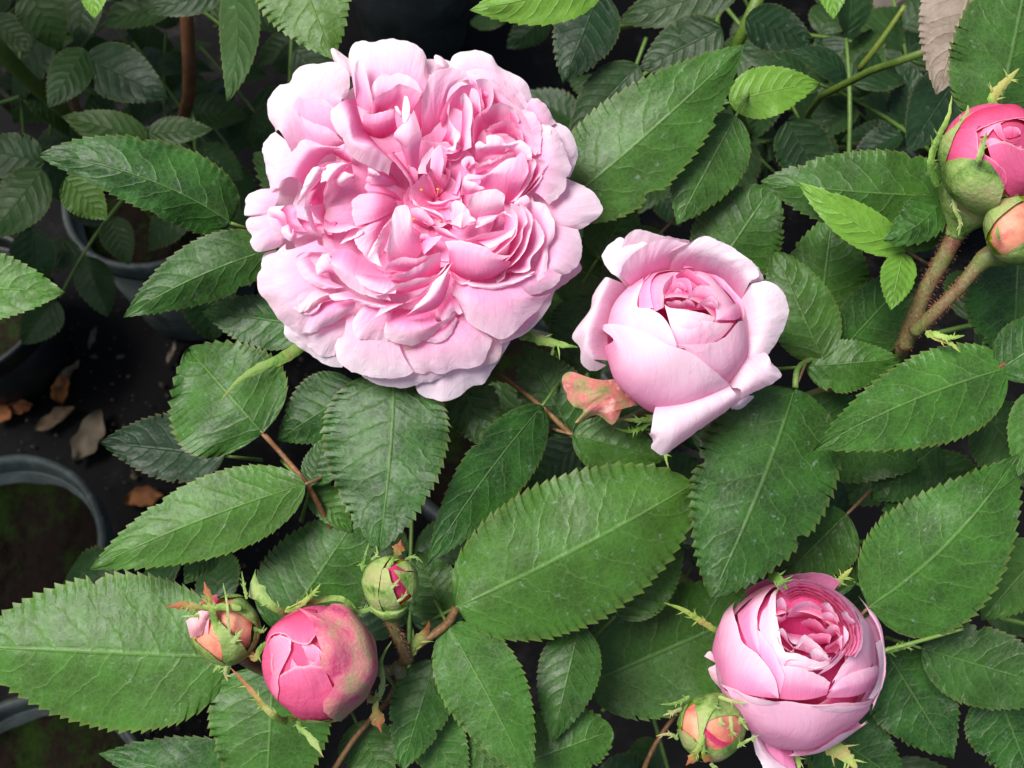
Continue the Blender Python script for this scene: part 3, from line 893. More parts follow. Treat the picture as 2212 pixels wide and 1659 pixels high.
rnd = random.Random(21)
def scatter(bush, n, box, hr, shade, keep=lambda x, y: True):
    k = 0
    while k < n:
        x, y = rnd.uniform(box[0], box[2]), rnd.uniform(box[1], box[3])
        if not keep(x, y):
            continue
        k += 1
        compound(bush, x, y, rnd.uniform(*hr), rnd.uniform(0, 6.283), rnd.uniform(-.5, .3), rnd.uniform(.034, .046), rnd, shade)
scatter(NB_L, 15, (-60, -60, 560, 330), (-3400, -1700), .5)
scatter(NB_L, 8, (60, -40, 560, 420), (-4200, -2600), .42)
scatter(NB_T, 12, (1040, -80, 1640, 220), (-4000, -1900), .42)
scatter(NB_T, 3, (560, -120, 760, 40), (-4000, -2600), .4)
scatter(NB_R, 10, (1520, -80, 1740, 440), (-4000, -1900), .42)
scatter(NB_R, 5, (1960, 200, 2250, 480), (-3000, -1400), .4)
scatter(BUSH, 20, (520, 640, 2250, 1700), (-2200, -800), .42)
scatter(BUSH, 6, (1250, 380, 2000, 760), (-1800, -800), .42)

def bg_cane(bush, pts_, r, mat, color=(1, 1, 1, 1), name='cane'):
    q_ = list(PA(pts_))
    q_.append(np.array(bush.location) + np.array([rnd.uniform(-.02, .02), rnd.uniform(-.02, .02), -.01]))
    tube(name, q_, [r * S * .8, r * S, r * S * 1.4], mat, bush, n=30, nseg=9, color=color, wob=.1)
bg_cane(NB_L, [(402, -60, -1700), (404, 60, -1850), (410, 200, -2100)], 32, STEM_BROWN, (.8, .6, .5, 1))
bg_cane(NB_L, [(-40, 60, -1500), (60, 170, -1900), (160, 260, -2600)], 36, STEM_GREEN, (.8, .75, .6, 1))
bg_cane(NB_L, [(150, 180, -1900), (185, 280, -2600)], 24, STEM_BROWN)
bg_cane(NB_T, [(1500, -40, -1100), (1300, 60, -1900), (1100, -20, -3200)], 26, STEM_GREEN)
bg_cane(NB_R, [(1650, -30, -900), (1610, 60, -950), (1575, 140, -1100), (1650, 300, -2600)], 24, STEM_GREEN, (.7, .7, .45, 1))
bg_cane(NB_R, [(2020, 105, -700), (1900, 145, -900), (1780, 200, -1100), (1740, 320, -2400)], 14, STEM_GREEN, (.6, .6, .4, 1))
tube('leaf_stalk', PA([(1955, 12, -700), (1895, 100, -760), (1855, 150, -820)]), [7 * S, 9 * S, 10 * S], STEM_GREEN, NB_R, n=12, nseg=7, color=(1, .8, .5, 1))

# unseen tall bushes, added with overhanging crowns to keep light off the background
def shade_bush(x, y, label, seed, rx=.26, ry=.30, z0=.35, z1=1.22, n=420):
    r_ = random.Random(seed)
    t = thing('rose_bush', label, 'rose bush', (x, y + .55, 0), 'unseen rose bushes added for shade')
    y0 = y + .55
    for i in range(4):
        a = i * 1.6 + seed
        tube('cane', [(x + .02 * math.cos(a), y0 + .02 * math.sin(a), 0), (x + .08 * math.cos(a), (y + 2 * y0) / 3 + .08 * math.sin(a), .6), (x + .17 * math.cos(a), y + .17 * math.sin(a), 1.1)], [.006, .005, .003], STEM, t, n=16, nseg=7)
    V, F, UV = [], [], []
    for i in range(n):
        while True:
            p_ = Vector((r_.uniform(-1, 1), r_.uniform(-1, 1), r_.uniform(-1, 1)))
            if .35 < p_.length < 1:
                break
        c_ = Vector((x + p_.x * rx, y + p_.y * ry, (z0 + z1) / 2 + p_.z * (z1 - z0) / 2))
        d = Vector((p_.x + r_.uniform(-.7, .7), p_.y + r_.uniform(-.7, .7), r_.uniform(-.5, .3))).normalized()
        s_ = d.cross(Vector((r_.uniform(-.3, .3), r_.uniform(-.3, .3), 1))).normalized()
        L = r_.uniform(.05, .075)
        b0 = len(V)
        for f, w_ in ((0, .05), (.2, .24), (.45, .31), (.75, .2), (1, .0)):
            for sd in (-1, 0, 1):
                q_ = c_ + d * L * f + s_ * L * w_ * sd + Vector((0, 0, -.25 * L * f * f + (.05 * L if sd == 0 else 0)))
                V.append(tuple(q_)); UV.append((f, .5 + .5 * sd))
        F += [[b0 + k for k in f_] for f_ in grid_faces(5, 3)]
    o = mesh_obj('foliage', V, F, LEAF_SHADED, t, uv=UV, uv2=[(u[0] * 3, u[1]) for u in UV], color=(.45, .1, .4, 1))
    o['kind'] = 'stuff'
    return t
shade_bush(-.60, .36, 'unseen tall dense rose bush added for shade, left of the black pot', 1, rx=.28, ry=.36, z0=.70, z1=1.36, n=560)
shade_bush(-.44, .86, 'unseen tall dense rose bush added for shade, beyond the bush with the straight brown cane', 2, rx=.34, ry=.30, z0=.74, z1=1.40, n=620)
shade_bush(.10, .88, 'unseen tall dense rose bush added for shade, beyond the dark bush behind the open rose', 3, rx=.32, ry=.30, z0=.74, z1=1.40, n=620)
shade_bush(.60, .84, 'unseen tall dense rose bush added for shade, beyond the grey pot and bleached leaves', 4, rx=.32, ry=.30, z0=.74, z1=1.40, n=560)
# ---------------------------------------------------------------- petals
KF = 0.8640625
QUAD = {'1': (600, 80, 3.318), '2': (1020, 100, 3.318), '3': (600, 510, 3.318), '4': (1020, 510, 3.318),
        'b': (1380, 540, 2.592), 'c': (1640, 1380, 3.072), 'd': (400, 1320, 2.765), 'e': (2140, 180, 2.305), 'f': (1, 0, 1 / KF)}

def conv(q, x, y):
    if q == 'f':
        return x, y
    ox, oy, s = QUAD[q]
    return (ox + x / s) * KF, (oy + y / s) * KF

def rowpts(q, row):
    out = []
    for p_ in row:
        x, y = conv(q, p_[0], p_[1])
        out.append((x, y, p_[2] if len(p_) > 2 else None))
    # fill missing heights from the neighbours along the row
    hs = [o[2] for o in out]
    known = [i for i, h in enumerate(hs) if h is not None]
    hs = list(np.interp(range(len(hs)), known, [hs[i] for i in known])) if known else [0.0] * len(hs)
    return [(o[0], o[1], h) for o, h in zip(out, hs)]

PCOUNT = [0]
def surf(name, parent, pts_fn, nu, nv, ruf, seed, mat, color, scale_px, rimnoise, label=None):
    """pts_fn(v) -> (nu+1, 3) frame points"""
    rows = [pts_fn(v) for v in np.linspace(0, 1, nv + 1)]
    A = np.array(rows)
    # ruffles that grow towards the rim
    L = np.linalg.norm(np.diff(A[-1][:, :2], axis=0), axis=1).sum() + 1e-6
    W_ = np.linalg.norm(A[-1][:, :2] - A[0][:, :2], axis=1).mean() + 1e-6
    for j in range(nv + 1):
        v = j / nv
        for i in range(nu + 1):
            x = i / nu * L / 38.0 + seed * 3.1
            a = mnoise.noise(Vector((x, v * W_ / 60, seed))) * ruf * v ** 1.5
            a2 = mnoise.noise(Vector((x * 2.7, v * W_ / 30 + 4, seed))) * ruf * 0.45 * v ** 2
            a3 = mnoise.noise(Vector((x * 7.5, v * W_ / 14 + 8, seed))) * ruf * 0.16 * v ** 2.5
            A[j, i, 2] += a + a2 + a3
            if j == nv or j == nv - 1:
                k = rimnoise * (1.0 if j == nv else 0.5)
                e = mnoise.noise(Vector((x * 2.2, 9, seed))) * 0.7 + mnoise.noise(Vector((x * 6.0, 3, seed))) * 0.55 + max(0, mnoise.noise(Vector((x * 1.3, 17, seed))) - .35) * -3.0
                dv = A[j, i, :2] - A[max(0, j - 2), i, :2]
                n_ = np.linalg.norm(dv) + 1e-6
                A[j, i, :2] += dv / n_ * e * k
    uv = [(i / nu, j / nv) for j in range(nv + 1) for i in range(nu + 1)]
    sz = [(i / nu * L / 100, j / nv * W_ / 100) for j in range(nv + 1) for i in range(nu + 1)]
    return mesh_obj(name, PA(A.reshape(-1, 3)), grid_faces(nv + 1, nu + 1), mat, parent, uv=uv, uv2=sz, color=(*color, 1), label=label)

def petal(parent, q, rows, c=(0.25, 0.9), bulge=14, ruf=6.0, warm=0.0, nu=34, nv=12, mat=None, rim=3.0, name='petal', dh=0, label=None):
    """rows of (x, y, h) from the foot of the petal to its rim, in the named pixel window"""
    PCOUNT[0] += 1
    seed = PCOUNT[0] * 1.37
    R = [np.array(rowpts(q, r)) for r in rows]
    R = [catmull(r, nu + 1) for r in R]
    if len(R) == 2:
        mid = (R[0] + R[1]) / 2
        u = np.linspace(0, 1, nu + 1)
        mid[:, 2] += bulge * (0.35 + 0.65 * np.sin(np.pi * u))
        R = [R[0], mid, R[1]]
    R = np.array(R)
    R[:, :, 2] += dh
    m = len(R)
    dense = np.stack([catmull(R[:, i, :], nv + 1) for i in range(nu + 1)], 1)
    return surf(name, parent, lambda v: dense[int(round(v * nv))], nu, nv, ruf, seed, mat or PETAL, (c[0], c[1], warm), 1, rim, label)

class Globe:
    def __init__(self, q, cx, cy, r, ch, rz=None):
        self.q = q
        self.cx, self.cy = conv(q, cx, cy)
        self.r = r / QUAD[q][2] * KF
        self.ch = ch
        self.rz = rz or 1.0
        self.lump = 0.07
    def dirs(self, row):
        out = []
        for p_ in row:
            x, y = conv(self.q, p_[0], p_[1])
            a, b = (x - self.cx) / self.r, (y - self.cy) / self.r
            rr = math.hypot(a, b)
            if rr >= 0.999:
                z = 0.0
            else:
                z = math.sqrt(1 - rr * rr)
            if len(p_) > 2:
                z = p_[2]
            n_ = math.sqrt(a * a + b * b + z * z)
            out.append((a / n_, b / n_, z / n_))
        return np.array(out)
    def petal(self, parent, rows, k=(1.0, 1.0), c=(0.4, 0.85), ruf=3.0, warm=0.0, nu=30, nv=12, mat=None, rim=2.0, name='petal', lift=None, label=None):
        PCOUNT[0] += 1
        seed = PCOUNT[0] * 1.37
        R = np.array([catmull(self.dirs(r), nu + 1) for r in rows])
        dense = np.stack([catmull(R[:, i, :], nv + 1) for i in range(nu + 1)], 1)
        ks = np.interp(np.linspace(0, 1, nv + 1), np.linspace(0, 1, len(k)), k)
        def fn(v):
            j = int(round(v * nv))
            d = dense[j] / (np.linalg.norm(dense[j], axis=1)[:, None] + 1e-9) * ks[j] * self.r
            d = d * (1 + self.lump * np.array([mnoise.noise(Vector(q / self.r * 1.7 + 7.3)) for q in d]))[:, None]
            return np.stack([self.cx + d[:, 0], self.cy + d[:, 1], self.ch + d[:, 2] * self.rz], 1)
        return surf(name, parent, fn, nu, nv, ruf, seed, mat or PETAL, (c[0], c[1], warm), 1, rim, label)
    def back(self, parent, n=6, k=(0.3, 0.97), c=(0.5, 0.7), mat=None, upto=0.15, name='petal', phase=0.0):
        """petals closing the side away from the camera"""
        for i in range(n):
            a0 = 2 * math.pi * i / n + phase
            PCOUNT[0] += 1
            seed = PCOUNT[0] * 1.37
            nu, nv = 14, 10
            def fn(v, a0=a0):
                th = math.pi * (1 - v * (0.5 + upto))           # from the far pole forward
                spread = 2 * math.pi / n * 0.62
                out = []
                for uu in np.linspace(-1, 1, nu + 1):
                    a = a0 + uu * spread
                    rr = self.r * k[1]
                    out.append((self.cx + rr * math.sin(th) * math.cos(a), self.cy + rr * math.sin(th) * math.sin(a), self.ch + rr * math.cos(th) * self.rz))
                return np.array(out)
            surf(name, parent, fn, nu, nv, 1.5, seed, mat or PETAL, (c[0], c[1], 0), 1, 0.5)

def hip(parent, c, axis_to, r, r1, mat, name='rose_hip'):
    """receptacle below a flower: from frame point c narrowing to axis_to; radii in frame pixels"""
    p0, p1 = np.array(P(*c)), np.array(P(*axis_to))
    n = 18
    t = np.linspace(0, 1, n)
    pts_ = p0[None] * (1 - t)[:, None] + p1[None] * t[:, None]
    rad = (r1 + (r - r1) * (0.5 + 0.5 * np.cos(np.pi * t ** 1.15))) * S
    V, F = tube_geo(pts_, rad, 18)
    return mesh_obj(name, V, F, mat, parent)

def sepal(parent, pts, w, mat=None, lobes=3, name='sepal', color=(1, 1, 1, 1), cup=0.15, tipcol=None, seed=1, tipw=0.0, label=None):
    """a tapering sepal along (x, y, h) frame points with thread-like side lobes; w = half width at the foot in pixels"""
    rnd = random.Random(seed)
    n = 30
    c_ = catmull(pts, n)
    T = np.gradient(c_[:, :2], axis=0); T /= np.linalg.norm(T, axis=1)[:, None] + 1e-6
    N = np.stack([-T[:, 1], T[:, 0]], 1)
    V, F = [], []
    for i in range(n):
        t = i / (n - 1)
        ww = w * ((1 - t) ** 0.9 * (0.75 + 0.9 * t)) * (min(1, t * 6 + 0.55)) + 0.6
        if tipw:
            ww += tipw * math.exp(-((t - 0.76) / 0.15) ** 2) * min(1.0, (1 - t) * 4.5)
        for s in np.linspace(-1, 1, 7):
            jag = 1 + (0.5 * mnoise.noise(Vector((t * 14, s * 9, seed))) if abs(s) == 1 else 0)
            V.append((c_[i, 0] + N[i, 0] * ww * s * jag, c_[i, 1] + N[i, 1] * ww * s * jag, c_[i, 2] - cup * ww * s * s * 2))
    F = [list(f) for f in grid_faces(n, 7)[:, ::-1]]
    # side lobes
    for k in range(lobes * 2):
        sd = -1 if k % 2 else 1
        i = int(n * rnd.uniform(0.12, 0.78))
        t = i / (n - 1)
        ww = w * ((1 - t) ** 0.9 * (0.75 + 0.9 * t)) * (min(1, t * 6 + 0.55))
        L = w * rnd.uniform(0.6, 1.5) + 5
        st = c_[i, :2] + N[i] * sd * ww * 0.8
        d = N[i] * sd * rnd.uniform(0.6, 1.0) + T[i] * rnd.uniform(0.4, 1.1)
        d /= np.linalg.norm(d)
        e = np.array([-d[1], d[0]])
        b0 = len(V)
        bend = rnd.uniform(-.35, .35)
        for j in range(6):
            f = j / 5
            wd = max(0.35, (w * 0.04 + 0.9) * (1 - f) ** 0.8 * (1 + 0.9 * math.sin(f * 3.1)))
            p_ = st + d * L * f + e * L * bend * f * f
            hh = c_[i, 2] + L * 0.25 * f
            V += [(p_[0] - e[0] * wd, p_[1] - e[1] * wd, hh), (p_[0], p_[1], hh + wd * .6), (p_[0] + e[0] * wd, p_[1] + e[1] * wd, hh)]
        F += [[b0 + a for a in f] for f in grid_faces(6, 3)]
    uvs_ = [(min(1.0, i_ // 7 / (n - 1)), 0) if i_ < n * 7 else (0.3, 0) for i_ in range(len(V))]
    return mesh_obj(name, PA(V), F, mat or SEPAL, parent, color=color, label=label, uv=uvs_)
# ---------------------------------------------------------------- the big open rose
B1 = thing('rose_bloom', 'large fully open pale pink rose with quartered ruffled petals', 'rose', tuple(P(915, 480, -110)))
# hidden foundation: rings of petals under the traced ones
def ring(parent, cx, cy, n, r0, r1, h0, hm, h1, c, phase=0.0, spread=0.75, seed=1, squash=1.0, mat=None):
    rnd = random.Random(seed)
    for i in range(n):
        a = 2 * math.pi * i / n + phase + rnd.uniform(-.12, .12)
        w_ = 2 * math.pi / n * spread
        rr = r1 * rnd.uniform(0.94, 1.04)
        rows = []
        for r_, h_, ws in ((r0, h0, 0.5), ((r0 + rr) * .55, hm, 1.0), (rr, h1, 0.85)):
            row = []
            for uu in (-1, -.5, 0, .5, 1):
                ang = a + uu * w_ * ws
                r2 = r_ * (1 - 0.10 * uu * uu * (1 if ws < 1 and r_ > r0 else 0.3))
                row.append((cx + r2 * math.cos(ang), cy + r2 * math.sin(ang) * squash, h_ + 4 * uu))
            rows.append(row)
        petal(parent, 'f', rows, c=c, ruf=7, nu=18, nv=9, mat=mat)
ring(B1, 915, 470, 11, 30, 335, -90, -30, -5, (.55, .9), .2, .85, 3)
ring(B1, 915, 470, 10, 30, 300, -50, 20, 28, (.35, .8), .5, .8, 4)
ring(B1, 920, 450, 10, 24, 235, -20, 42, 55, (.12, .62), .1, .8, 5)
ring(B1, 938, 445, 7, 1, 70, 6, 22, 40, (.15, .5), .0, .9, 8)
ring(B1, 940, 430, 6, 2, 60, 16, 40, 60, (.15, .6), .4, .8, 9)
ring(B1, 930, 440, 9, 16, 140, 0, 45, 62, (.1, .55), .3, .8, 6)

B1P = [
 # q, rows, colours, options --- guard petals, clockwise from upper left
 ('1', [[(420,980,55),(560,940),(700,860),(860,700,60)], [(330,820,80),(420,640),(600,520),(840,560,85)], [(300,830,40),(236,700),(235,560),(330,440),(410,425),(450,330),(540,270),(660,262),(720,248),(830,262),(905,345),(905,480),(880,570,60)]], (.62,.98), {}),
 ('1', [[(540,890,70),(700,880),(860,830,70)], [(438,600,88),(480,548),(600,530),(700,560),(800,650,92)]], (.5,.75), dict(bulge=6)),
 ('1', [[(560,900,80),(720,960),(870,930,70)], [(438,620,100),(500,690),(600,750),(720,790),(865,910,95)]], (.55,.8), dict(bulge=6)),
 ('1', [[(420,930,50),(420,1100),(350,1290,50)], [(295,830,22),(212,885),(188,970),(205,1090),(225,1200),(258,1300,25)]], (.9,1.), {}),
 ('1', [[(330,1300,60),(300,1420),(240,1520,55)], [(262,1298,30),(130,1315),(52,1365),(45,1450),(38,1522),(110,1526,32)]], (.7,1.), {}),
 ('3', [[(300,60,60),(300,160),(380,270,55)], [(110,92,26),(52,140),(60,210),(102,268),(82,310),(130,392),(230,386),(330,350),(372,290,32)]], (.7,1.), dict(rim=1)),
 ('3', [[(420,420,40),(340,520,40)], [(300,385,8),(195,420),(178,530),(180,600,8)]], (.95,1.), {}),
 ('3', [[(640,300,70),(700,480,80),(760,640,80),(820,780,70)], [(400,380,78),(330,560,96),(440,800,100),(640,960,80)], [(380,330,44),(210,500),(145,600),(150,720),(240,830),(310,935),(390,1012),(520,1080),(650,1068,50)]], (.66,.92), dict(ruf=8)),
 ('3', [[(560,1000,30),(760,980,40),(900,960,40)], [(372,1000,2),(372,1090),(480,1182),(560,1232),(640,1290),(740,1345),(850,1355,2)]], (.85,1.), {}),
 ('3', [[(600,1040,40),(760,1020,44),(900,980,44)], [(420,1060,22),(560,1180),(680,1262),(790,1252,22)]], (.9,1.), {}),
 ('3', [[(880,900,60),(1050,960,64),(1300,980,60)], [(860,1080,58),(1040,1180,66),(1330,1200,58)], [(790,1120,34),(800,1260),(850,1340),(960,1400),(1130,1440),(1330,1440),(1440,1390,30)]], (.68,1.), {}),
 ('3', [[(1000,1250,0),(1250,1300),(1500,1300,0)], [(1010,1425,-8),(1150,1500),(1350,1527),(1450,1505),(1560,1480,-8)]], (.8,.95), {}),
 ('4', [[(-60,1250,6),(150,1300),(330,1280,6)], [(-110,1400,2),(-20,1440),(80,1475),(180,1476),(270,1440),(360,1385,4)]], (.85,1.), dict(ruf=8)),
 ('4', [[(150,1150,-5),(400,1100),(700,950,-5)], [(60,1505,-30),(100,1580),(220,1622),(340,1635),(430,1590),(530,1512),(620,1496),(700,1380),(790,1240),(885,1070,-20)]], (.75,.95), dict(bulge=20)),
 ('4', [[(400,1150,10),(620,1050,10)], [(560,1390,-5),(640,1340),(740,1300),(780,1200),(770,1120,-5)]], (.8,.92), dict(warm=.25)),
 ('4', [[(0,1100,46),(250,1000,50),(480,930,50)], [(-120,1220,26),(-20,1335),(60,1390),(170,1416),(320,1402),(380,1370),(540,1362),(630,1300),(665,1220),(700,1120,26)]], (.55,.9), dict(bulge=18)),
 ('4', [[(360,560,66),(560,600,72),(900,640,66)], [(370,760,78),(620,820,86),(1020,760,70)], [(362,700,70),(400,820),(460,920),(520,1000),(650,1070),(770,1125),(880,1070),(980,960),(1080,880),(1130,800),(1190,740,34)]], (.50,.88), {}),
 ('4', [[(850,950,10),(1000,880,10)], [(880,1060,0),(970,1055),(1040,985),(1085,890,0)]], (.5,.8), {}),
 ('4', [[(900,700,0),(1100,600),(1200,480,0)], [(1000,950,-20),(1120,860),(1190,750),(1330,640),(1436,545),(1425,480,-12)]], (.55,.75), {}),
 ('4', [[(760,620,66),(960,600,70),(1130,520,66)], [(730,712,58),(860,745),(960,762),(1120,730),(1230,668),(1282,590,46)]], (.5,.9), dict(bulge=8)),
 ('4', [[(1080,560,48),(1140,400,52),(1140,150,48)], [(1130,620,46),(1280,588),(1360,560),(1430,470),(1442,330),(1415,212,30)]], (.62,.92), {}),
 ('2', [[(1120,1330,30),(1100,1450),(1120,1560,30)], [(1320,1145,16),(1440,1200),(1545,1272),(1616,1412),(1540,1500),(1430,1568),(1230,1585,14)]], (.72,.92), {}),
 ('2', [[(1120,820,40),(1150,950),(1180,1120,40)], [(1225,685,20),(1312,722),(1372,800),(1406,920),(1392,1020),(1345,1140,22)]], (.7,.95), {}),
 ('2', [[(960,820,50),(980,1000),(980,1250,55)], [(1120,760,80),(1160,1000,86),(1080,1280,70)], [(1150,700,66),(1242,760),(1290,880),(1332,985),(1352,1070),(1322,1150),(1290,1255),(1170,1370,58)]], (.45,.96), {}),
 ('2', [[(960,560,44),(1040,660),(1120,760,44)], [(1028,482,36),(1100,500),(1165,575),(1225,690,36)]], (.55,.85), {}),
 ('2', [[(470,330,30),(640,340),(800,440),(960,640,30)], [(348,195,14),(380,120),(500,90),(560,80),(680,120),(760,220),(870,280),(980,350),(1022,460),(1032,560,18)]], (.62,.98), {}),
 ('2', [[(520,380,44),(660,400),(800,500),(940,700,44)], [(480,262,40),(600,238),(720,280),(850,360),(960,470),(1010,600,44)]], (.5,.84), {}),
 ('2', [[(560,400,58),(680,430),(800,540),(920,740,58)], [(500,280,58),(640,300),(780,370),(900,470),(985,600),(1060,720,60)]], (.36,.80), {}),
 ('2', [[(600,420,70),(700,460),(800,580),(900,780,70)], [(540,330,72),(660,340),(790,430),(890,540),(1000,640),(1090,760),(1105,880,76)]], (.3,.78), {}),
 ('2', [[(620,470,80),(720,520),(840,640),(920,860,80)], [(640,390,86),(760,440),(860,520),(945,600),(1010,700),(1030,800),(1085,870),(1060,960,90)]], (.22,.80), {}),
 ('2', [[(900,700,56),(960,850),(960,1050,60)], [(1080,700,76),(1120,696),(1180,745),(1192,850),(1170,990),(1110,1080,76)]], (.4,.95), {}),
 ('2', [[(860,640,64),(920,800),(940,1000,68)], [(960,575,84),(1040,608),(1095,690),(1108,800),(1100,940,86)]], (.3,.82), {}),
 ('1', [[(960,560,50),(1150,520),(1330,500),(1560,560,46)], [(900,220,26),(920,130),(1000,70),(1100,86),(1190,60),(1330,65),(1470,110),(1542,200),(1552,300),(1580,400,30)]], (.55,1.), dict(bulge=22)),
 ('1', [[(860,380,10),(960,360,10)], [(780,240,4),(752,150),(772,132),(868,196),(925,240,6)]], (.8,1.), dict(warm=.12, rim=.5)),
 ('1', [[(1500,420,0),(1640,420,0)], [(1540,230,-14),(1600,270),(1680,300,-14)]], (.85,.95), {}),
 ('2', [[(240,260,44),(330,280,44)], [(215,140,40),(232,122),(290,150),(345,215,46)]], (.85,1.), dict(bulge=30, ruf=2, rim=.3)),
 # upper cluster
 ('1', [[(960,600,60),(1040,650),(1100,660,60)], [(955,430,92),(952,300),(985,215),(1012,212),(1060,390),(1100,570,90)]], (.5,.9), dict(bulge=4)),
 ('1', [[(1100,660,50),(1200,640),(1400,620,46)], [(1102,590,78),(1090,480),(1130,390),(1190,345),(1250,352),(1340,345),(1450,400),(1510,500,80)]], (.5,.85), {}),
 ('1', [[(1100,700,50),(1230,740),(1400,720,46)], [(1090,665,100),(1115,560),(1180,512),(1260,470),(1320,430),(1420,462),(1510,510,96)]], (.05,.72), dict(bulge=-10)),
 ('1', [[(1050,860,50),(1180,900),(1310,820,46)], [(1020,780,84),(1150,760,96),(1290,730,92)], [(1022,682,98),(1090,682),(1180,660),(1290,635,110)]], (.05,.62), {}),
 ('1', [[(960,560,60),(1010,740,60),(1080,860,50),(1190,1000,50),(1310,1120,56)], [(850,575,130),(900,730,152),(940,900,158),(1080,940,150),(1260,1080,112)], [(752,650,118),(765,760,126),(860,900,128),(930,1040,124),(1060,1110,118),(1232,1190,92)]], (.15,.94), dict(ruf=4)),
 ('1', [[(1385,1110,50),(1430,1160,56),(1478,1150,52)], [(1330,930,110),(1400,960,128),(1490,960,110)], [(1272,860,132),(1390,860,146),(1506,860,128)], [(1345,765,138),(1390,740,142),(1440,640,134)]], (.35,.84), dict(ruf=2)),
 ('1', [[(1350,750,140),(1372,752,142)], [(1345,650,140),(1410,650,146)], [(1362,528,138),(1390,535,138)]], (.98,1.), dict(ruf=1, nu=8, nv=8, rim=.4)),
 ('1', [[(1320,700,126),(1350,715,128)], [(1282,625,128),(1300,612),(1330,650),(1345,700,130)]], (.98,1.), dict(ruf=1, nu=10, nv=6, rim=.4)),
 ('1', [[(1420,1250,30),(1500,1000,36),(1540,800,40)], [(1330,930,76),(1420,720,86),(1500,520,90)]], (.0,.5), dict(bulge=-8)),
 ('1', [[(1490,1340,26),(1440,1220,40),(1280,990,52)], [(1420,1290,66),(1370,1190,84),(1230,1010,90)]], (.1,.6), {}),
 # left cluster
 ('1', [[(540,1300,60),(640,1100),(760,1010),(900,1080,60)], [(420,1200,108),(500,1050),(600,960),(820,960,100)], [(240,1310,62),(380,1060),(470,950),(545,885),(700,940),(880,1000,90)]], (.45,.86), {}),
 ('1', [[(600,1500,24),(800,1560),(960,1500,20)], [(560,1330,70),(700,1180,64),(940,1180,60)], [(480,1440,110),(540,1240),(690,1090),(920,1085,100)]], (.0,.45), dict(bulge=-20)),
 ('1', [[(600,1300,86),(690,1190),(730,1110,90)], [(470,1440,120),(515,1300),(560,1185),(620,1118),(700,1130,124)]], (.6,1.), dict(bulge=20)),
 ('1', [[(690,1390,80),(740,1270),(800,1200),(905,1115,86)], [(720,1240,124),(790,1150,128),(860,1100,112)], [(668,1250,112),(690,1150),(740,1095),(840,1082),(895,1092,104)]], (.55,.95), dict(ruf=2)),
 ('1', [[(800,1265,96),(850,1280),(905,1225,96)], [(805,1215,110),(860,1160),(930,1175),(945,1190,104)]], (.8,1.), dict(ruf=2, nu=12, nv=6)),
 ('1', [[(720,960,64),(820,1040),(920,1085,64)], [(708,940,96),(790,950),(880,935),(930,1040,96)]], (.1,.7), {}),
 ('1', [[(680,1560,20),(800,1600),(960,1560,16)], [(690,1380,56),(770,1460),(880,1500),(980,1490,50)]], (.02,.4), {}),
 ('1', [[(650,1290,96),(590,1420),(640,1660,80)], [(570,1330,128),(535,1440),(560,1550),(600,1640),(640,1680,100)]], (.4,.98), dict(bulge=6)),
 ('1', [[(800,1400,30),(740,1560,36),(790,1700,40)], [(575,1445,110),(620,1530),(680,1600),(700,1690),(760,1740,90)]], (.05,.75), dict(bulge=-20)),
 ('1', [[(1300,1470,40),(1290,1420,44),(1280,1380,40)], [(1130,1560,84),(1110,1450,96),(1130,1340,84)], [(960,1610,72),(930,1500),(935,1400),(1000,1345,72)]], (.28,.72), dict(warm=.04)),
 ('1', [[(1330,1390,36),(1320,1330,36)], [(1060,1330,72),(1035,1290),(1060,1250,74)]], (.1,.55), {}),
 ('1', [[(1330,1290,40),(1300,1200,42)], [(1040,1240,86),(1070,1160),(1060,1090,88)]], (.25,.72), {}),
 ('1', [[(1060,1190,96),(1120,1210,96)], [(1060,1100,104),(1100,1130),(1165,1180,104)]], (.6,.95), dict(nu=12, nv=6)),
 ('1', [[(330,1480,84),(380,1560),(400,1650,78)], [(372,1440,110),(460,1440),(480,1560),(560,1660,100)]], (.15,.6), {}),
 ('1', [[(310,1560,70),(400,1640,70)], [(225,1520,60),(250,1450),(330,1445),(400,1440,92)]], (.5,.95), {}),
 ('3', [[(330,60,70),(380,200,70)], [(225,100,58),(260,190),(330,270),(380,300,60)]], (.5,1.), {}),
 ('3', [[(420,160,84),(430,280,76)], [(330,200,76),(380,290),(420,310),(450,250),(440,170,88)]], (.7,1.), dict(nu=12, nv=6)),
 ('3', [[(400,80,70),(640,160),(800,140,60)], [(450,290,76),(640,240),(760,260,80)]], (.2,.7), {}),
 ('3', [[(700,80,40),(860,140),(960,160,40)], [(690,200,108),(760,240),(900,226),(980,195),(1022,240),(950,282),(830,332,96)]], (.25,.96), dict(bulge=-10, ruf=6)),
 ('3', [[(1270,90,50),(1220,130,54),(1200,180,50)], [(1000,200,96),(950,300,96),(1060,460,88)]], (.35,.85), dict(bulge=16)),
 # lower left
 ('3', [[(640,330,76),(800,420,80),(900,560,76)], [(452,460,104),(520,402),(640,398),(740,392,108)]], (.62,.9), dict(bulge=4)),
 ('3', [[(760,560,84),(860,640,84)], [(640,590,112),(628,520),(660,440),(730,408,114)]], (.45,.94), {}),
 ('3', [[(560,440,92),(700,600,92),(870,690,88)], [(460,480,104),(520,600),(640,690),(800,700,100)]], (.62,.86), {}),
 ('3', [[(500,560,92),(640,720,90),(740,760,88)], [(300,600,78),(330,760),(450,890),(600,920,88)]], (.7,.86), dict(ruf=12, warm=.12)),
 ('3', [[(600,700,92),(720,740,92)], [(440,860,98),(500,900),(600,850),(740,745,106)]], (.7,.95), dict(warm=.3, ruf=8)),
 ('3', [[(640,830,84),(800,790,86),(960,810,80)], [(500,1075,70),(620,1062),(700,1020),(820,960),(950,860,76)]], (.45,.95), {}),
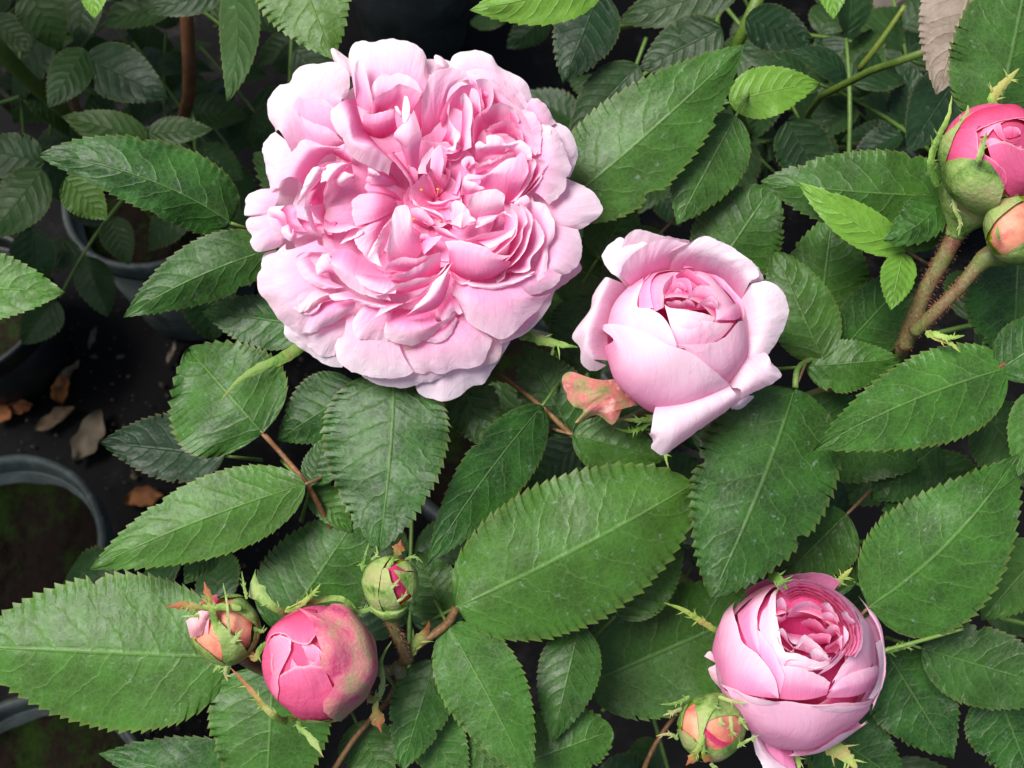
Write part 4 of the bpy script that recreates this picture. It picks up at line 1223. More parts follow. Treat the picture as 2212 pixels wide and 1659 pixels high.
 ('3', [[(600,860,88),(720,800,88),(860,790,88)], [(560,940,90),(640,900),(640,840),(780,790,96)]], (.5,.9), {}),
 # lower centre shells
 ('3', [[(780,390,90),(890,372,98),(1000,440,96),(1190,560,86),(1320,560,80)], [(740,480,128),(860,540,138),(1000,620,128),(1200,640,110)], [(718,425,122),(760,520),(840,632),(960,725),(1080,770),(1250,800,118)]], (.4,.86), dict(ruf=3)),
 ('3', [[(1000,560,110),(1180,600,104),(1320,600,100)], [(930,582,140),(990,650),(1060,700),(1180,742),(1290,742,126)]], (.35,.92), {}),
 ('3', [[(1260,100,70),(1240,250,84),(1180,420,90)], [(1190,190,112),(1130,330,122),(1150,440,120)], [(1270,110,100),(1100,345,124),(1065,460,122),(1180,522,118)]], (.7,1.), {}),
 ('3', [[(1530,300,60),(1480,430,70),(1300,520,74)], [(1440,230,100),(1350,320,104),(1230,470,104)], [(1430,140,110),(1380,12,118),(1300,20,120),(1262,110,122),(1240,260,126),(1210,440,124)]], (.4,.98), dict(ruf=6)),
 ('3', [[(1500,300,60),(1560,360,56)], [(1490,320,90),(1500,250),(1540,240),(1600,280,80)]], (.2,.6), dict(nu=12)),
 ('3', [[(1240,540,86),(1400,560,84),(1600,500,70)], [(1190,592,132),(1230,500),(1340,440),(1460,450),(1659,398,110)]], (.3,.78), dict(bulge=10)),
 ('3', [[(1260,640,96),(1440,660,92),(1660,560,70)], [(1240,620,142),(1400,552),(1530,482),(1640,415),(1670,402,112)]], (.12,.80), dict(bulge=8)),
 ('3', [[(1150,730,100),(1350,740,94),(1560,680,80)], [(1078,746,142),(1180,752),(1320,662),(1500,612),(1640,592),(1730,480,116)]], (.18,.92), dict(bulge=6)),
 ('3', [[(1200,800,90),(1400,820,86),(1600,740,76)], [(1120,942,136),(1180,910),(1260,870),(1400,800),(1570,682),(1700,560,112)]], (.3,.92), dict(bulge=10)),
 ('3', [[(1360,940,108),(1540,900,104),(1660,840,100),(1725,700,90),(1745,580,86)], [(1400,910,128),(1540,820,142),(1640,720,138),(1730,560,118)], [(1343,952,130),(1430,880),(1540,750),(1600,652),(1680,580),(1765,478,124)]], (.3,.94), dict(ruf=2)),
 ('3', [[(900,720,100),(1000,780,98),(1250,840,90)], [(732,752,124),(760,792),(820,806),(910,792),(1100,852),(1280,856,110)]], (.55,.98), {}),
 ('3', [[(1080,790,90),(1200,850,86),(1300,860,80)], [(1000,870,84),(940,960),(935,1030),(980,1112),(1100,1125),(1230,1142,66)]], (.5,.92), {}),
 ('3', [[(1260,860,76),(1440,880,76),(1620,900,74)], [(1240,980,98),(1420,1040,104),(1640,980,96)], [(1170,950,76),(1166,1030),(1210,1112),(1300,1150),(1430,1172),(1580,1100),(1680,1012),(1775,940),(1780,890,74)]], (.25,1.), {}),
 ('4', [[(240,860,66),(330,780,68),(370,720,66)], [(290,1000,84),(382,890),(420,912),(455,908,74)]], (.2,.85), {}),
 ('4', [[(60,1100,60),(250,1020),(390,920,60)], [(90,1110,60),(200,1155),(330,1112),(412,960,62)]], (.5,.9), dict(bulge=8)),
 ('4', [[(40,1120,48),(300,1030),(450,920,50)], [(0,1180,40),(120,1152),(220,1196),(360,1132),(480,1040),(500,960,44)]], (.5,.96), dict(bulge=8)),
 ('4', [[(-60,1120,44),(100,1120,44)], [(-30,1210,44),(40,1225),(130,1180,44)]], (.7,.8), dict(warm=.6, nu=12, nv=6)),
 # lower right cup
 ('4', [[(350,560,60),(520,640,66),(760,620,62)], [(340,450,104),(430,542,118),(600,592,120),(770,545,112),(850,480,102)], [(330,370,136),(480,380,150),(640,440,150),(780,470,132)], [(305,312,130),(420,303,144),(560,330,148),(660,370,146),(720,412,138),(858,428,120)]], (.08,.72), dict(ruf=2, nu=32)),
 ('4', [[(350,540,60),(560,600),(900,560,56)], [(360,600,92),(430,662),(490,660),(540,618),(620,640),(700,690),(800,672),(950,620),(1050,560,84)]], (.12,.95), dict(bulge=-6)),
 ('4', [[(500,640,84),(700,660,84),(900,620,80)], [(490,665,92),(560,690),(720,706),(870,665),(1040,585,82)]], (.7,.95), dict(bulge=6)),
 ('4', [[(700,560,60),(900,470,60),(1000,300,60)], [(740,662,88),(805,615),(815,545),(900,572),(1020,542),(1022,455),(1110,340),(1132,250),(1050,115,96)]], (.15,.88), dict(bulge=-4)),
 ('4', [[(940,620,56),(1060,520,56),(1100,300,58),(1020,80,58)], [(950,662,66),(1050,652),(1132,600),(1160,470),(1162,360),(1202,290),(1222,190),(1190,90),(1130,0),(1000,-20,74)]], (.4,.98), dict(bulge=10)),
 ('4', [[(700,590,60),(840,460,60),(900,240,64)], [(700,590,104),(860,512),(962,400),(1002,290),(1032,170),(1030,100),(985,35),(930,0,110)]], (.1,.9), dict(bulge=-4)),
 ('4', [[(720,520,64),(820,420,64),(860,220,68)], [(720,540,110),(810,480),(890,390),(950,280),(962,180),(992,160),(990,80),(925,15),(850,-10,116)]], (.12,.92), dict(bulge=-4)),
 ('4', [[(640,430,76),(760,330,78),(800,160,80)], [(720,425,122),(830,335),(892,260),(912,150),(890,60),(820,30,122)]], (.2,.95), dict(bulge=-4)),
 ('4', [[(560,300,100),(700,280),(830,200,96)], [(680,370,130),(760,330),(860,260),(892,195,126)]], (.3,.9), {}),
 ('4', [[(440,300,84),(560,330),(700,360,84)], [(500,300,128),(600,250),(740,225),(890,195,126)]], (.45,.78), dict(bulge=6)),
 ('2', [[(580,1470,86),(720,1450),(860,1500,84)], [(560,1560,104),(700,1500),(800,1420),(868,1440),(880,1530,110)]], (.65,.9), {}),
 ('2', [[(540,1500,70),(660,1480),(800,1420,70)], [(500,1400,104),(640,1390,112),(800,1380,104)], [(498,1340,128),(560,1272),(660,1242),(740,1235),(800,1288),(795,1350,126)]], (.72,1.), dict(ruf=3)),
 ('2', [[(370,1560,92),(430,1580),(480,1560,92)], [(350,1440,104),(440,1450,106),(520,1500,104)], [(342,1400,116),(380,1332),(440,1345),(490,1400),(525,1452),(566,1482,112)]], (.72,.98), dict(ruf=6)),
 ('2', [[(330,1520,96),(390,1545,96)], [(440,1560,118),(450,1430,122),(560,1500,120)], [(430,1588,110),(470,1545),(540,1530),(566,1485,112)]], (.8,1.), dict(ruf=4, nu=14)),
 ('4', [[(250,250,56),(330,280,60)], [(215,195,90),(290,200),(380,255),(450,300,98)]], (.4,.85), dict(nu=14)),
 ('4', [[(120,400,60),(60,300,60)], [(135,415,100),(220,340),(285,260,92)]], (.2,.7), {}),
 # upper right quarter
 ('2', [[(120,880,30),(220,850,30),(320,760,36)], [(110,640,84),(210,560,84),(340,420,90)], [(112,500,112),(150,380),(190,282),(300,235),(410,245),(490,325,120)]], (.15,.80), {}),
 ('2', [[(300,800,36),(380,700),(560,600,44)], [(260,640,84),(330,500),(420,395),(540,362),(600,400),(610,560,96)]], (.05,.55), dict(bulge=-10)),
 ('2', [[(600,660,60),(640,560,62)], [(612,640,112),(700,520),(705,400),(650,325),(560,330,112)]], (.15,.85), dict(bulge=-6)),
 ('2', [[(560,720,60),(590,600,62)], [(520,560,104),(510,460),(530,395),(585,440),(605,560),(600,640,104)]], (.3,.85), dict(nu=14)),
 ('2', [[(420,940,56),(440,780,60),(450,620,70)], [(525,890,108),(522,740),(535,560),(470,440),(430,480,118)]], (.2,.96), dict(bulge=10, ruf=3)),
 ('2', [[(280,840,50),(320,860,50),(360,900,50)], [(330,720,92),(370,800,96),(380,880,90)], [(345,515,112),(325,600),(360,690),(400,740),(435,785),(400,870),(385,915),(315,905,96)]], (.1,.95), dict(ruf=2)),
 ('2', [[(300,900,40),(400,960,40)], [(300,955,78),(400,930),(470,860,84)]], (.1,.7), {}),
 ('2', [[(360,1010,40),(440,1000,40)], [(300,980,66),(400,990),(480,900,72)]], (.1,.6), {}),
 ('2', [[(560,860,60),(640,740,60),(880,760,60)], [(540,860,100),(545,680),(600,600),(690,542),(780,520),(880,572),(925,670,108)]], (.15,.88), dict(bulge=-6)),
 ('2', [[(700,780,64),(820,780),(900,820,64)], [(650,745,100),(720,692),(810,665),(880,690),(945,760),(965,830,106)]], (.2,.78), dict(bulge=-4)),
 ('2', [[(560,1000,60),(680,960),(820,950,60)], [(560,900,102),(700,880,112),(860,880,106)], [(555,870,104),(590,838),(650,862),(652,800),(720,785),(780,810),(812,862),(860,848),(920,835,110)]], (.4,.88), dict(ruf=3)),
 ('2', [[(560,1120,60),(700,1060),(860,1020,60)], [(560,1040,96),(680,990),(690,1000),(800,950),(880,930,104)]], (.4,.8), {}),
 ('2', [[(820,920,70),(920,1010,70)], [(800,930,108),(860,860),(930,830),(1000,880),(1030,990,108)]], (.4,.9), {}),
 ('2', [[(560,1230,70),(680,1300),(800,1340,66)], [(600,1160,116),(720,1100,124),(850,1140,112)], [(470,1160,98),(500,1108),(572,1162),(680,1092),(800,1000),(890,975),(900,1000,124)]], (.3,.78), dict(ruf=2)),
 ('2', [[(800,1330,66),(860,1340,66)], [(840,1180,116),(960,1180,108)], [(885,985,124),(945,940),(985,1000),(1002,1090,116)]], (.15,.72), dict(ruf=2, nu=16)),
 ('2', [[(830,1350,60),(930,1240),(980,1080,64)], [(890,1335,84),(1000,1200),(1050,1075),(1062,1000),(1010,975,108)]], (.1,.85), {}),
 ('2', [[(860,1360,56),(980,1230),(1040,1080,60)], [(930,1310,76),(1050,1180),(1160,1040),(1130,1000),(1060,990,102)]], (.1,.82), {}),
 ('2', [[(880,1370,52),(990,1270),(1080,1130,56)], [(980,1275,70),(1080,1195),(1112,1140),(1100,1110,90)]], (.15,.9), {}),
 ('2', [[(860,1420,70),(930,1400,70)], [(880,1350,84),(970,1285),(1005,1330),(980,1400,84)]], (.4,.85), {}),
 ('2', [[(430,1290,66),(520,1280,66)], [(440,1240,100),(470,1130),(560,1180),(640,1230,104)]], (.5,.9), {}),
 ('2', [[(540,1120,56),(480,1060,56)], [(520,1100,80),(440,1020),(520,960),(560,1020,84)]], (.35,.75), dict(nu=14)),
 # the eye
 ('2', [[(240,1310,36),(160,1180,40)], [(170,1120,82),(140,1080,84)], [(80,1110,88),(110,1000),(205,885),(215,930,90)]], (.25,.8), dict(ruf=2, nu=16)),
 ('2', [[(295,1255,36),(220,1160,40)], [(280,1120,96),(200,1080,96)], [(300,1020,100),(262,868),(205,930),(182,1060,100)]], (.2,.72), dict(ruf=2, nu=16)),
 ('2', [[(90,1270,20),(20,1180,24)], [(80,1090,70),(0,1000,74)]], (.1,.6), {}),
 ('2', [[(150,1420,50),(300,1500,50)], [(30,1310,72),(60,1370),(150,1392),(270,1442),(325,1540,80)]], (.35,.85), dict(nu=18)),
 ('2', [[(180,1380,40),(300,1390,40)], [(150,1330,60),(250,1342),(380,1300,64)]], (.3,.75), dict(nu=14)),
 ('2', [[(340,1270,30),(380,1200,30)], [(400,1280,70),(440,1180),(430,1080,74)]], (.15,.6), dict(nu=14)),
 ('2', [[(300,1180,30),(320,1110,30)], [(350,1150,66),(345,1080),(300,1040,68)]], (.2,.65), dict(nu=14)),
 ('2', [[(40,1520,40),(160,1560,40)], [(20,1400,70),(120,1400),(220,1520,74)]], (.3,.75), dict(nu=14)),
]
for q_, rows_, c_, o_ in B1P:
    petal(B1, q_, rows_, c=c_, **o_)
rnd = random.Random(11)
for i in range(12):
    a = rnd.uniform(0, 6.28); rr = rnd.uniform(6, 46)
    cx, cy = conv('2', 235, 1400)
    x, y = cx + rr * math.cos(a), cy + rr * 1.25 * math.sin(a)
    L = rnd.uniform(8, 16)
    hx = rnd.uniform(44, 74)
    stmn = tube('stamen', PA([(x, y, hx - 26), (x + L * .4 * math.cos(a), y + L * .4 * math.sin(a), hx - 6), (x + L * math.cos(a), y + L * math.sin(a), hx)]), [0.8 * S, 0.9 * S, 0.9 * S], STAMEN, B1, n=8, nseg=6)
    V, F = tube_geo(PA([(x + L * math.cos(a) - 3, y + L * math.sin(a) - 1, hx + 1), (x + L * math.cos(a), y + L * math.sin(a), hx + 2), (x + L * math.cos(a) + 3, y + L * math.sin(a) + 1, hx + 1)]), [1.2 * S, 2.4 * S, 1.2 * S], 7)
    mesh_obj('anther', V, F, STAMEN, stmn, color=(1.0, .9, .75, 1))
hip(B1, (918, 480, -96), (925, 520, -190), 46, 15, SEPAL)
tube('stem', PA([(923, 515, -180), (925, 560, -210), (922, 640, -165 - 60)]), [17 * S, 15 * S, 15 * S], STEM, B1, n=14)
for k_, (a, L) in enumerate(((2.55, 360), (1.25, 250), (.3, 300), (-1.2, 280), (-2.4, 300))):
    sepal(B1, [(918 + 20 * math.cos(a), 480 + 20 * math.sin(a), -110), (918 + L * .5 * math.cos(a), 480 + L * .5 * math.sin(a), -95), (918 + L * math.cos(a), 480 + L * math.sin(a), -100)], 26, seed=k_ + 5)

sepal(B1, [(700,700,-60),(645,752,-40),(600,778,-20),(530,812,-10),(478,864,-15)], 17, lobes=1, seed=31, color=(.55,.7,.45,1))
sepal(B1, [(1085,690,-60),(1135,722,-50),(1185,738,-45),(1248,750,-40)], 17, lobes=2, seed=32, color=(.7,.85,.6,1))
# ---------------------------------------------------------------- the half open rose
B2 = thing('rose_bloom', 'half open pink rose, rounded cup with white reflexed outer petals', 'rose', tuple(P(1505, 745, -160)))
g2 = Globe('b', 805, 800, 468, 0)
g2.back(B2, 6, c=(.5, .75), upto=.05)
g2.back(B2, 5, k=(.3, .86), c=(.0, .2), upto=.26, phase=.5)
g2.back(B2, 5, k=(.3, .60), c=(.0, .05), upto=.12, phase=.2)
W = dict(mat=SEPAL, c=(1, 1), warm=1.0)
G2P = [
 ([[(330,850),(395,1040),(540,1212),(740,1262),(1000,1195),(1168,1112)],[(420,800),(600,960),(800,1050),(1000,1060),(1150,1105)],[(322,718),(450,708),(600,750),(760,832),(900,882),(1000,962),(1172,1112)]], (1.04,1.10,1.09), (0.50,.92)),
 ([[(590,372),(430,500),(340,690),(430,830),(620,900),(806,870)],[(600,420),(500,560),(470,690),(560,740),(700,790),(806,850)],[(645,270),(590,440),(556,590),(640,600),(740,680),(806,826)]], (1.0,1.03,1.02), (0.60,.92)),
 ([[(560,600),(580,430),(640,270)],[(650,590),(640,430),(690,255)]], (1.0,.99), (0.45,.6)),
 ([[(640,600),(610,430),(690,310),(900,240)],[(680,600),(660,470),(740,350),(950,270)],[(716,560),(722,450),(772,380),(870,305),(990,268)]], (.95,.97,.90), (0.40,.8)),
 ([[(1010,285),(1160,380),(1240,540),(1230,640)],[(960,310),(1080,420),(1150,560),(1150,650)],[(905,330),(985,435),(1065,525),(1085,665)]], (.95,.97,.92), (0.45,.8)),
 ([[(870,330),(1080,330),(1230,430),(1300,600)],[(900,310),(1100,350),(1230,460),(1290,590)]], (.97,1.03), (0.35,.7)),
 ([[(850,340),(1060,300),(1240,400),(1310,590)],[(880,290),(1100,325),(1250,440),(1310,560)]], (1.0,1.06), (0.40,.8)),
 ([[(760,700),(900,740),(1080,720)],[(715,530),(760,562),(880,576),(950,590),(1092,632)]], (.80,.86), (0.85,1.)),
 ([[(780,740),(930,760),(1090,730)],[(795,648),(880,655),(980,666),(1085,676)]], (.84,.90), (0.75,.95)),
 ([[(800,860),(960,860),(1120,800)],[(745,610),(830,718),(940,720),(990,672),(1100,688),(1192,690)]], (.90,.955), (0.65,.95)),
 ([[(880,900),(1165,1105),(1255,940),(1280,740)],[(860,860),(1080,980),(1200,850),(1270,700)],[(805,830),(900,832),(1050,815),(1120,772),(1172,702),(1215,680),(1312,522)]], (1.0,1.035,1.055), (0.65,.82)),
 ([[(1085,672),(1190,672),(1240,640)],[(1090,668),(1150,590),(1262,530)]], (.985,1.0), (0.45,.75)),
]
for rows_, k_, c_ in G2P:
    g2.petal(B2, rows_, k=k_, c=c_, ruf=2.5)
# folded petals down in the cup
for rows_, c_ in (
 ([[(900,600,60),(1000,560,60)],[(880,540,104),(900,490),(960,450),(1040,490),(1090,560,100)]], (.2,.7)),
 ([[(950,600,70),(1050,590,70)],[(930,590,108),(980,540),(1040,520),(1080,580,104)]], (.3,.8)),
 ([[(800,560,50),(880,540,50)],[(740,520,92),(770,450),(830,400),(890,420),(905,480),(870,540,92)]], (.05,.5)),
 ([[(800,540,60),(850,500,60)],[(755,470,98),(800,430),(850,440),(870,480,98)]], (.1,.6)),
 ([[(790,560,60),(830,530,60)],[(760,530,94),(800,480),(840,470),(850,520,94)]], (.15,.65)),
 ([[(740,560,60),(760,500,60)],[(720,540,100),(725,450),(790,380,100)]], (.05,.5)),
 ([[(820,420,40),(950,480,40)],[(800,390,80),(880,345),(960,420),(1010,500,80)]], (0,.3)),
 ([[(690,600,62),(880,610,62),(1080,600,62)],[(730,420,58),(880,360,58),(1020,440,58)]], (.1,.3)),
 ([[(760,600,70),(830,610,70)],[(740,560,104),(800,545),(860,570,104)]], (.2,.7)),
 ([[(840,600,70),(920,600,70)],[(830,575,106),(880,540),(930,580,106)]], (.15,.7)),
 ([[(990,600,76),(1070,610,76)],[(960,570,108),(1030,555),(1085,600,108)]], (.3,.8)),
):
    petal(B2, 'b', rows_, c=c_, bulge=8, ruf=4)
for rows_, c_, o_ in (
 ([[(520,520,-40),(640,420),(780,370),(900,360,-40)],[(440,290,20),(560,230),(720,210),(900,220,24)],[(475,135,44),(545,88),(700,124),(890,158,52)]], (.55,.9), {}),
 ([[(520,520,-50),(600,400),(700,360,-50)],[(430,400,30),(520,270),(640,200,36)],[(385,372,30),(325,272),(360,190),(445,138),(500,170),(560,150,26)]], (.8,1.), dict(bulge=14)),
 ([[(540,500,-30),(640,420),(800,360,-30)],[(480,420,50),(600,320),(760,250,54)],[(440,380,84),(480,290),(620,180),(760,150),(880,180,84)]], (.4,.8), {}),
 ([[(560,480,-60),(480,620,-60),(460,760,-60),(470,880,-60),(520,960,-60)],[(370,400,48),(290,600,70),(240,790,66),(270,930,46)],[(342,398,20),(262,520),(250,600),(130,780),(182,860),(190,955),(262,1005,10),(350,965,20)]], (.6,1.), dict(ruf=3, rim=2.5)),
 ([[(760,440,-40),(900,420,-40),(1080,470,-40),(1190,620,-40)],[(780,290,44),(920,240,58),(1140,290,58),(1280,430,48)],[(890,176,72),(990,130),(1080,160),(1150,192),(1230,245),(1300,300),(1345,390),(1300,412,50)]], (.25,1.), {}),
 ([[(1240,360,20),(1290,440,20)],[(1290,290,0),(1340,340),(1368,412),(1300,425,10)]], (.8,.95), {}),
 ([[(1150,600,-60),(1130,750,-60),(1100,900,-60)],[(1290,440,40),(1350,700,52),(1270,940,36)],[(1300,435,40),(1400,420),(1482,470),(1532,590),(1520,690),(1450,830),(1380,920),(1290,950,20)]], (.7,1.), dict(ruf=4)),
 ([[(1040,1000,-50),(1120,900,-50),(1200,820,-50)],[(1150,1110,50),(1230,960,50),(1390,890,40)],[(1220,1120,76),(1320,1040,80),(1420,950,66)],[(1215,1190,50),(1310,1140),(1440,1080),(1488,1030),(1420,950,40)]], (.6,.96), {}),
 ([[(740,1080,-40),(900,1080,-40),(1080,1000,-40)],[(660,1270,90),(880,1235,118),(1175,1135,106)],[(640,1400,112),(800,1380,120),(1060,1250,112),(1200,1160,100)],[(620,1400,70),(655,1460),(638,1500),(718,1552),(790,1505),(950,1390),(1120,1272),(1218,1196,64)]], (.6,1.), dict(ruf=2)),
 ([[(1060,1060,-30),(1160,980,-30)],[(1120,1150,40),(1230,1060,44)],[(1160,1220,30),(1270,1130,34)]], (.6,.9), dict(ruf=2)),
 ([[(1150,1200,10),(1240,1160,10)],[(1165,1255,0),(1220,1250),(1270,1215),(1312,1165,0)]], (.9,1.), dict(ruf=3, rim=5)),
):
    petal(B2, 'b', rows_, c=c_, **o_)
petal(B2, 'b', [[(450,1050,-40),(500,1150,-36),(550,1225,-40)],[(300,1060,-10),(300,1180,4),(420,1260,-10)],[(140,1010,-14),(95,1015),(58,1052),(90,1140),(130,1230),(205,1262),(150,1340),(300,1290),(390,1356),(450,1250,-20)]], c=(1,1), warm=1, mat=SEPAL_RED, ruf=10, rim=3, name='sepal', label='dried pinkish brown sepal')
hip(B2, (1480, 800, -140), (1500, 830, -230), 40, 15, SEPAL)
tube('stem', PA([(1498,828,-220),(1505,830,-260),(1502,790,-235)]), [14*S,13*S,14*S], STEM, B2, n=12)
sepal(B2, [(1440,880,-110),(1400,905,-90),(1340,905,-60)], 9, seed=41)
sepal(B2, [(1420,900,-110),(1370,930,-90),(1330,925,-60)], 6, seed=42, color=(.8,.95,.6,1))
sepal(B2, [(1440,930,-90),(1438,985,-60),(1444,1010,-50)], 6, seed=43, color=(.8,1,.6,1))
sepal(B2, [(1560,900,-120),(1640,900,-100),(1690,870,-90)], 12, seed=44)

# ---------------------------------------------------------------- the cupped rose
B3 = thing('rose_bloom', 'cupped pink rose opening beside the green bud, nested petal rims inside', 'rose', tuple(P(1735, 1440, -320)))
g3 = Globe('c', 1075, 835, 640, -150)
g3.back(B3, 6, c=(.45, .7), upto=.1)
g3.back(B3, 6, k=(.3, .86), c=(.0, .1), upto=.26, phase=.4)
g3.back(B3, 5, k=(.3, .62), c=(.0, .05), upto=.12, phase=.9)
for rows_, k_, c_ in (
 ([[(470,560),(432,720),(462,900),(530,1040),(760,1090),(950,1120)],[(530,520),(520,720),(600,880),(760,980),(945,1110)],[(600,350),(615,480),(640,580),(680,702),(780,780),(880,900),(932,1000),(950,1104)]], (1.02,1.05,1.04), (0.40,.8)),
 ([[(610,460),(640,600),(700,730),(800,810)],[(680,400),(690,540),(740,680),(800,800)],[(905,235),(820,350),(770,450),(765,570),(775,690),(792,790)]], (.96,1.0,.98), (0.35,.85)),
 ([[(800,430),(775,580),(900,840),(970,900)],[(850,380),(840,560),(920,740),(1010,830)],[(930,235),(912,400),(940,600),(985,760),(1100,830)]], (.95,.975,.95), (0.75,.98)),
 ([[(790,800),(900,960),(950,1110)],[(775,590),(880,720),(960,882),(990,960)]], (.98,1.0), (0.45,.75)),
 ([[(940,1140),(1150,1160),(1330,1110)],[(955,1000),(1150,1020),(1330,1060)],[(955,880),(1100,892),(1250,945),(1352,1012)]], (.95,.985,.96), (0.30,.8)),
 ([[(1310,1120),(1520,1100),(1690,1000)],[(1340,1050),(1480,1000),(1690,900)],[(1322,1090),(1400,980),(1530,910),(1672,868)]], (1.0,1.035,1.02), (0.45,.78)),
 ([[(1330,1080),(1520,960),(1690,820),(1690,600)],[(1380,980),(1540,820),(1620,660),(1610,520)],[(1355,1005),(1430,880),(1530,740),(1570,600),(1545,470)]], (.98,1.0,.99), (0.60,.8)),
 ([[(1230,960),(1400,860),(1540,650)],[(1245,945),(1370,840),(1490,700),(1530,560)]], (.96,.97), (0.65,.85)),
 ([[(940,900),(1150,920),(1350,900)],[(905,700),(990,762),(1100,780),(1200,822),(1290,842),(1370,800)]], (.90,.93), (0.90,1.)),
 ([[(930,860),(1100,880),(1300,890)],[(1000,850),(1100,862),(1230,900),(1350,850)]], (.93,.955), (0.85,.98)),
 ([[(520,1040),(640,1220),(780,1370),(920,1450),(1060,1510),(1320,1420),(1600,1240)],[(600,1050),(800,1220),(1050,1300),(1350,1240),(1610,1150)],[(518,1003),(650,1035),(830,1112),(1000,1128),(1180,1155),(1420,1130),(1632,1106)]], (1.05,1.09,1.08), (0.55,.72)),
 ([[(640,1030),(800,1130),(960,1135)],[(650,1035),(760,1060),(950,1110)]], (1.095,1.135), (0.95,1.)),
 ([[(1180,1160),(1400,1200),(1560,1150)],[(1180,1150),(1400,1135),(1632,1106)]], (1.095,1.135), (0.95,1.)),
 ([[(1000,1400,-.5),(1250,1380,-.5),(1400,1300,-.5),(1500,1200,-.5)],[(1060,1490),(1290,1490),(1480,1445),(1565,1320)],[(1040,1515),(1250,1440),(1420,1370),(1590,1265)]], (.85,1.04,1.11), (0.45,.6)),
 ([[(1060,1530),(1280,1460),(1570,1310)],[(1020,1520),(1200,1432),(1400,1342),(1580,1262)]], (1.1,1.13), (0.95,1.)),
 ([[(1620,1120),(1690,950),(1680,700)],[(1640,1110),(1730,960),(1735,850),(1690,680)]], (1.03,1.08), (0.95,1.)),
 ([[(1500,520,-.5),(1560,700,-.5),(1560,900,-.5),(1500,1100,-.5)],[(1640,480,.05),(1695,700,.05),(1705,900,.05),(1640,1150,.05)],[(1560,330),(1640,440),(1690,620),(1760,800),(1785,900),(1760,1050),(1640,1205)]], (.85,1.02,1.1), (0.45,.75)),
 ([[(760,420,-.5),(880,330,-.5),(1050,300,-.5),(1300,360,-.5)],[(650,270),(800,190),(1000,163),(1200,180),(1400,262)]], (.8,1.05), (0.20,.35)),
):
    g3.petal(B3, rows_, k=k_, c=c_, ruf=3)
# nested rims round the mouth, seen edge on behind
for i in range(7):
    f = i / 6.0
    ph = 3.0 * math.sin(i * 2.1)
    rim_ = [(930 + 16 * i, 262 + 20 * i), (1080 + 6 * i, 206 + 22 * i + ph), (1260 - 4 * i, 240 + 24 * i + ph), (1420 - 13 * i, 335 + 24 * i), (1560 - 24 * i, 520 + 14 * i + ph), (1590 - 28 * i, 680 + 6 * i), (1530 - 24 * i, 810 - 4 * i)]
    hs_ = (-26, -50, -46, -30, -18, 0, 12)
    rim3 = [(x, y, hh + 22 - 8 * i) for (x, y), hh in zip(rim_, hs_)]
    foot = [(x * .62 + 1180 * .38, y * .62 + 610 * .38, hh - 130 - 8 * i) for (x, y), hh in zip(rim_, hs_)]
    petal(B3, 'c', [foot, rim3], c=(0.0, .62 - .25 * f), bulge=-22, ruf=7, rim=3.5, nu=46)
for rows_, c_ in (
 ([[(1000,620,-60),(1120,640,-60)],[(990,600,-20),(1040,690,-16),(1120,720),(1180,780,-20)]], (.3,.85)),
 ([[(1130,760,-40),(1230,800,-40)],[(1060,740,10),(1140,640),(1220,690),(1290,760),(1330,800,6)]], (.7,1.)),
 ([[(980,660,-30),(1050,740,-30)],[(930,600,10),(980,590),(1020,680),(1070,740),(1130,690,8)]], (.6,.95)),
 ([[(950,700,-20),(1060,780,-20)],[(930,640,16),(960,720),(1040,760),(1060,710,16)]], (.7,1.)),
 ([[(1200,830,-10),(1300,840,-10)],[(1180,770,24),(1230,740),(1300,780),(1340,830,20)]], (.7,1.)),
 ([[(1180,600,-90),(1320,660,-90)],[(1110,540,-40),(1200,510),(1300,590),(1340,660,-40)]], (0,.4)),
 ([[(1190,720,-70),(1320,700,-70)],[(1150,640,-30),(1260,620),(1340,640),(1330,700,-28)]], (.1,.5)),
 ([[(1300,760,-50),(1400,700,-50)],[(1300,730,-8),(1380,680),(1430,640),(1420,760,-8)]], (.25,.72)),
 ([[(1330,660,-60),(1410,620,-60)],[(1300,600,-10),(1340,560),(1400,570),(1410,640,-10)]], (.3,.8)),
 ([[(1290,560,-60),(1380,540,-60)],[(1270,480,-6),(1320,460),(1380,500),(1400,560,-6)]], (.3,.8)),
 ([[(1260,440,-50),(1360,500,-50)],[(1270,400,0),(1320,390),(1390,480),(1410,540,0)]], (.35,.85)),
 ([[(1120,500,-90),(1260,520,-90)],[(1000,500,-30),(1100,430),(1190,410),(1290,470),(1300,540,-30)]], (.1,.6)),
 ([[(1080,480,-70),(1200,450,-70)],[(1010,490,-12),(1080,400),(1180,380),(1280,440,-12)]], (.15,.65)),
 ([[(940,480,-60),(1000,440,-60)],[(925,370,-6),(970,350),(1000,420),(990,500,-6)]], (.3,.75)),
 ([[(930,560,-60),(1000,520,-60)],[(915,480,-10),(960,500),(1000,480,-10)]], (.2,.7)),
 ([[(1340,860,0),(1440,740,0)],[(1340,830,30),(1430,740),(1480,640),(1440,560,30)]], (.35,.8)),
 ([[(1440,520,-20),(1500,560,-20)],[(1420,470,24),(1460,450),(1490,500),(1530,540,20)]], (.4,.85)),
 ([[(920,600,-140),(1120,680,-150),(1340,660,-140)],[(960,420,-120),(1140,400,-120),(1340,480,-120)]], (0,.05)),
 ([[(920,560,-150),(1100,760,-150),(1380,700,-140)],[(940,700,-100),(1100,800,-100),(1380,760,-100)]], (0,.1)),
):
    petal(B3, 'c', rows_, c=c_, bulge=8, ruf=5)
petal(B3, 'c', [[(760,1300,-200),(900,1400,-190),(1040,1500,-190)],[(790,1420,-170),(930,1520,-160),(1070,1640,-170)],[(800,1560,-170),(930,1640),(1100,1720,-170)]], c=(.1,.4))
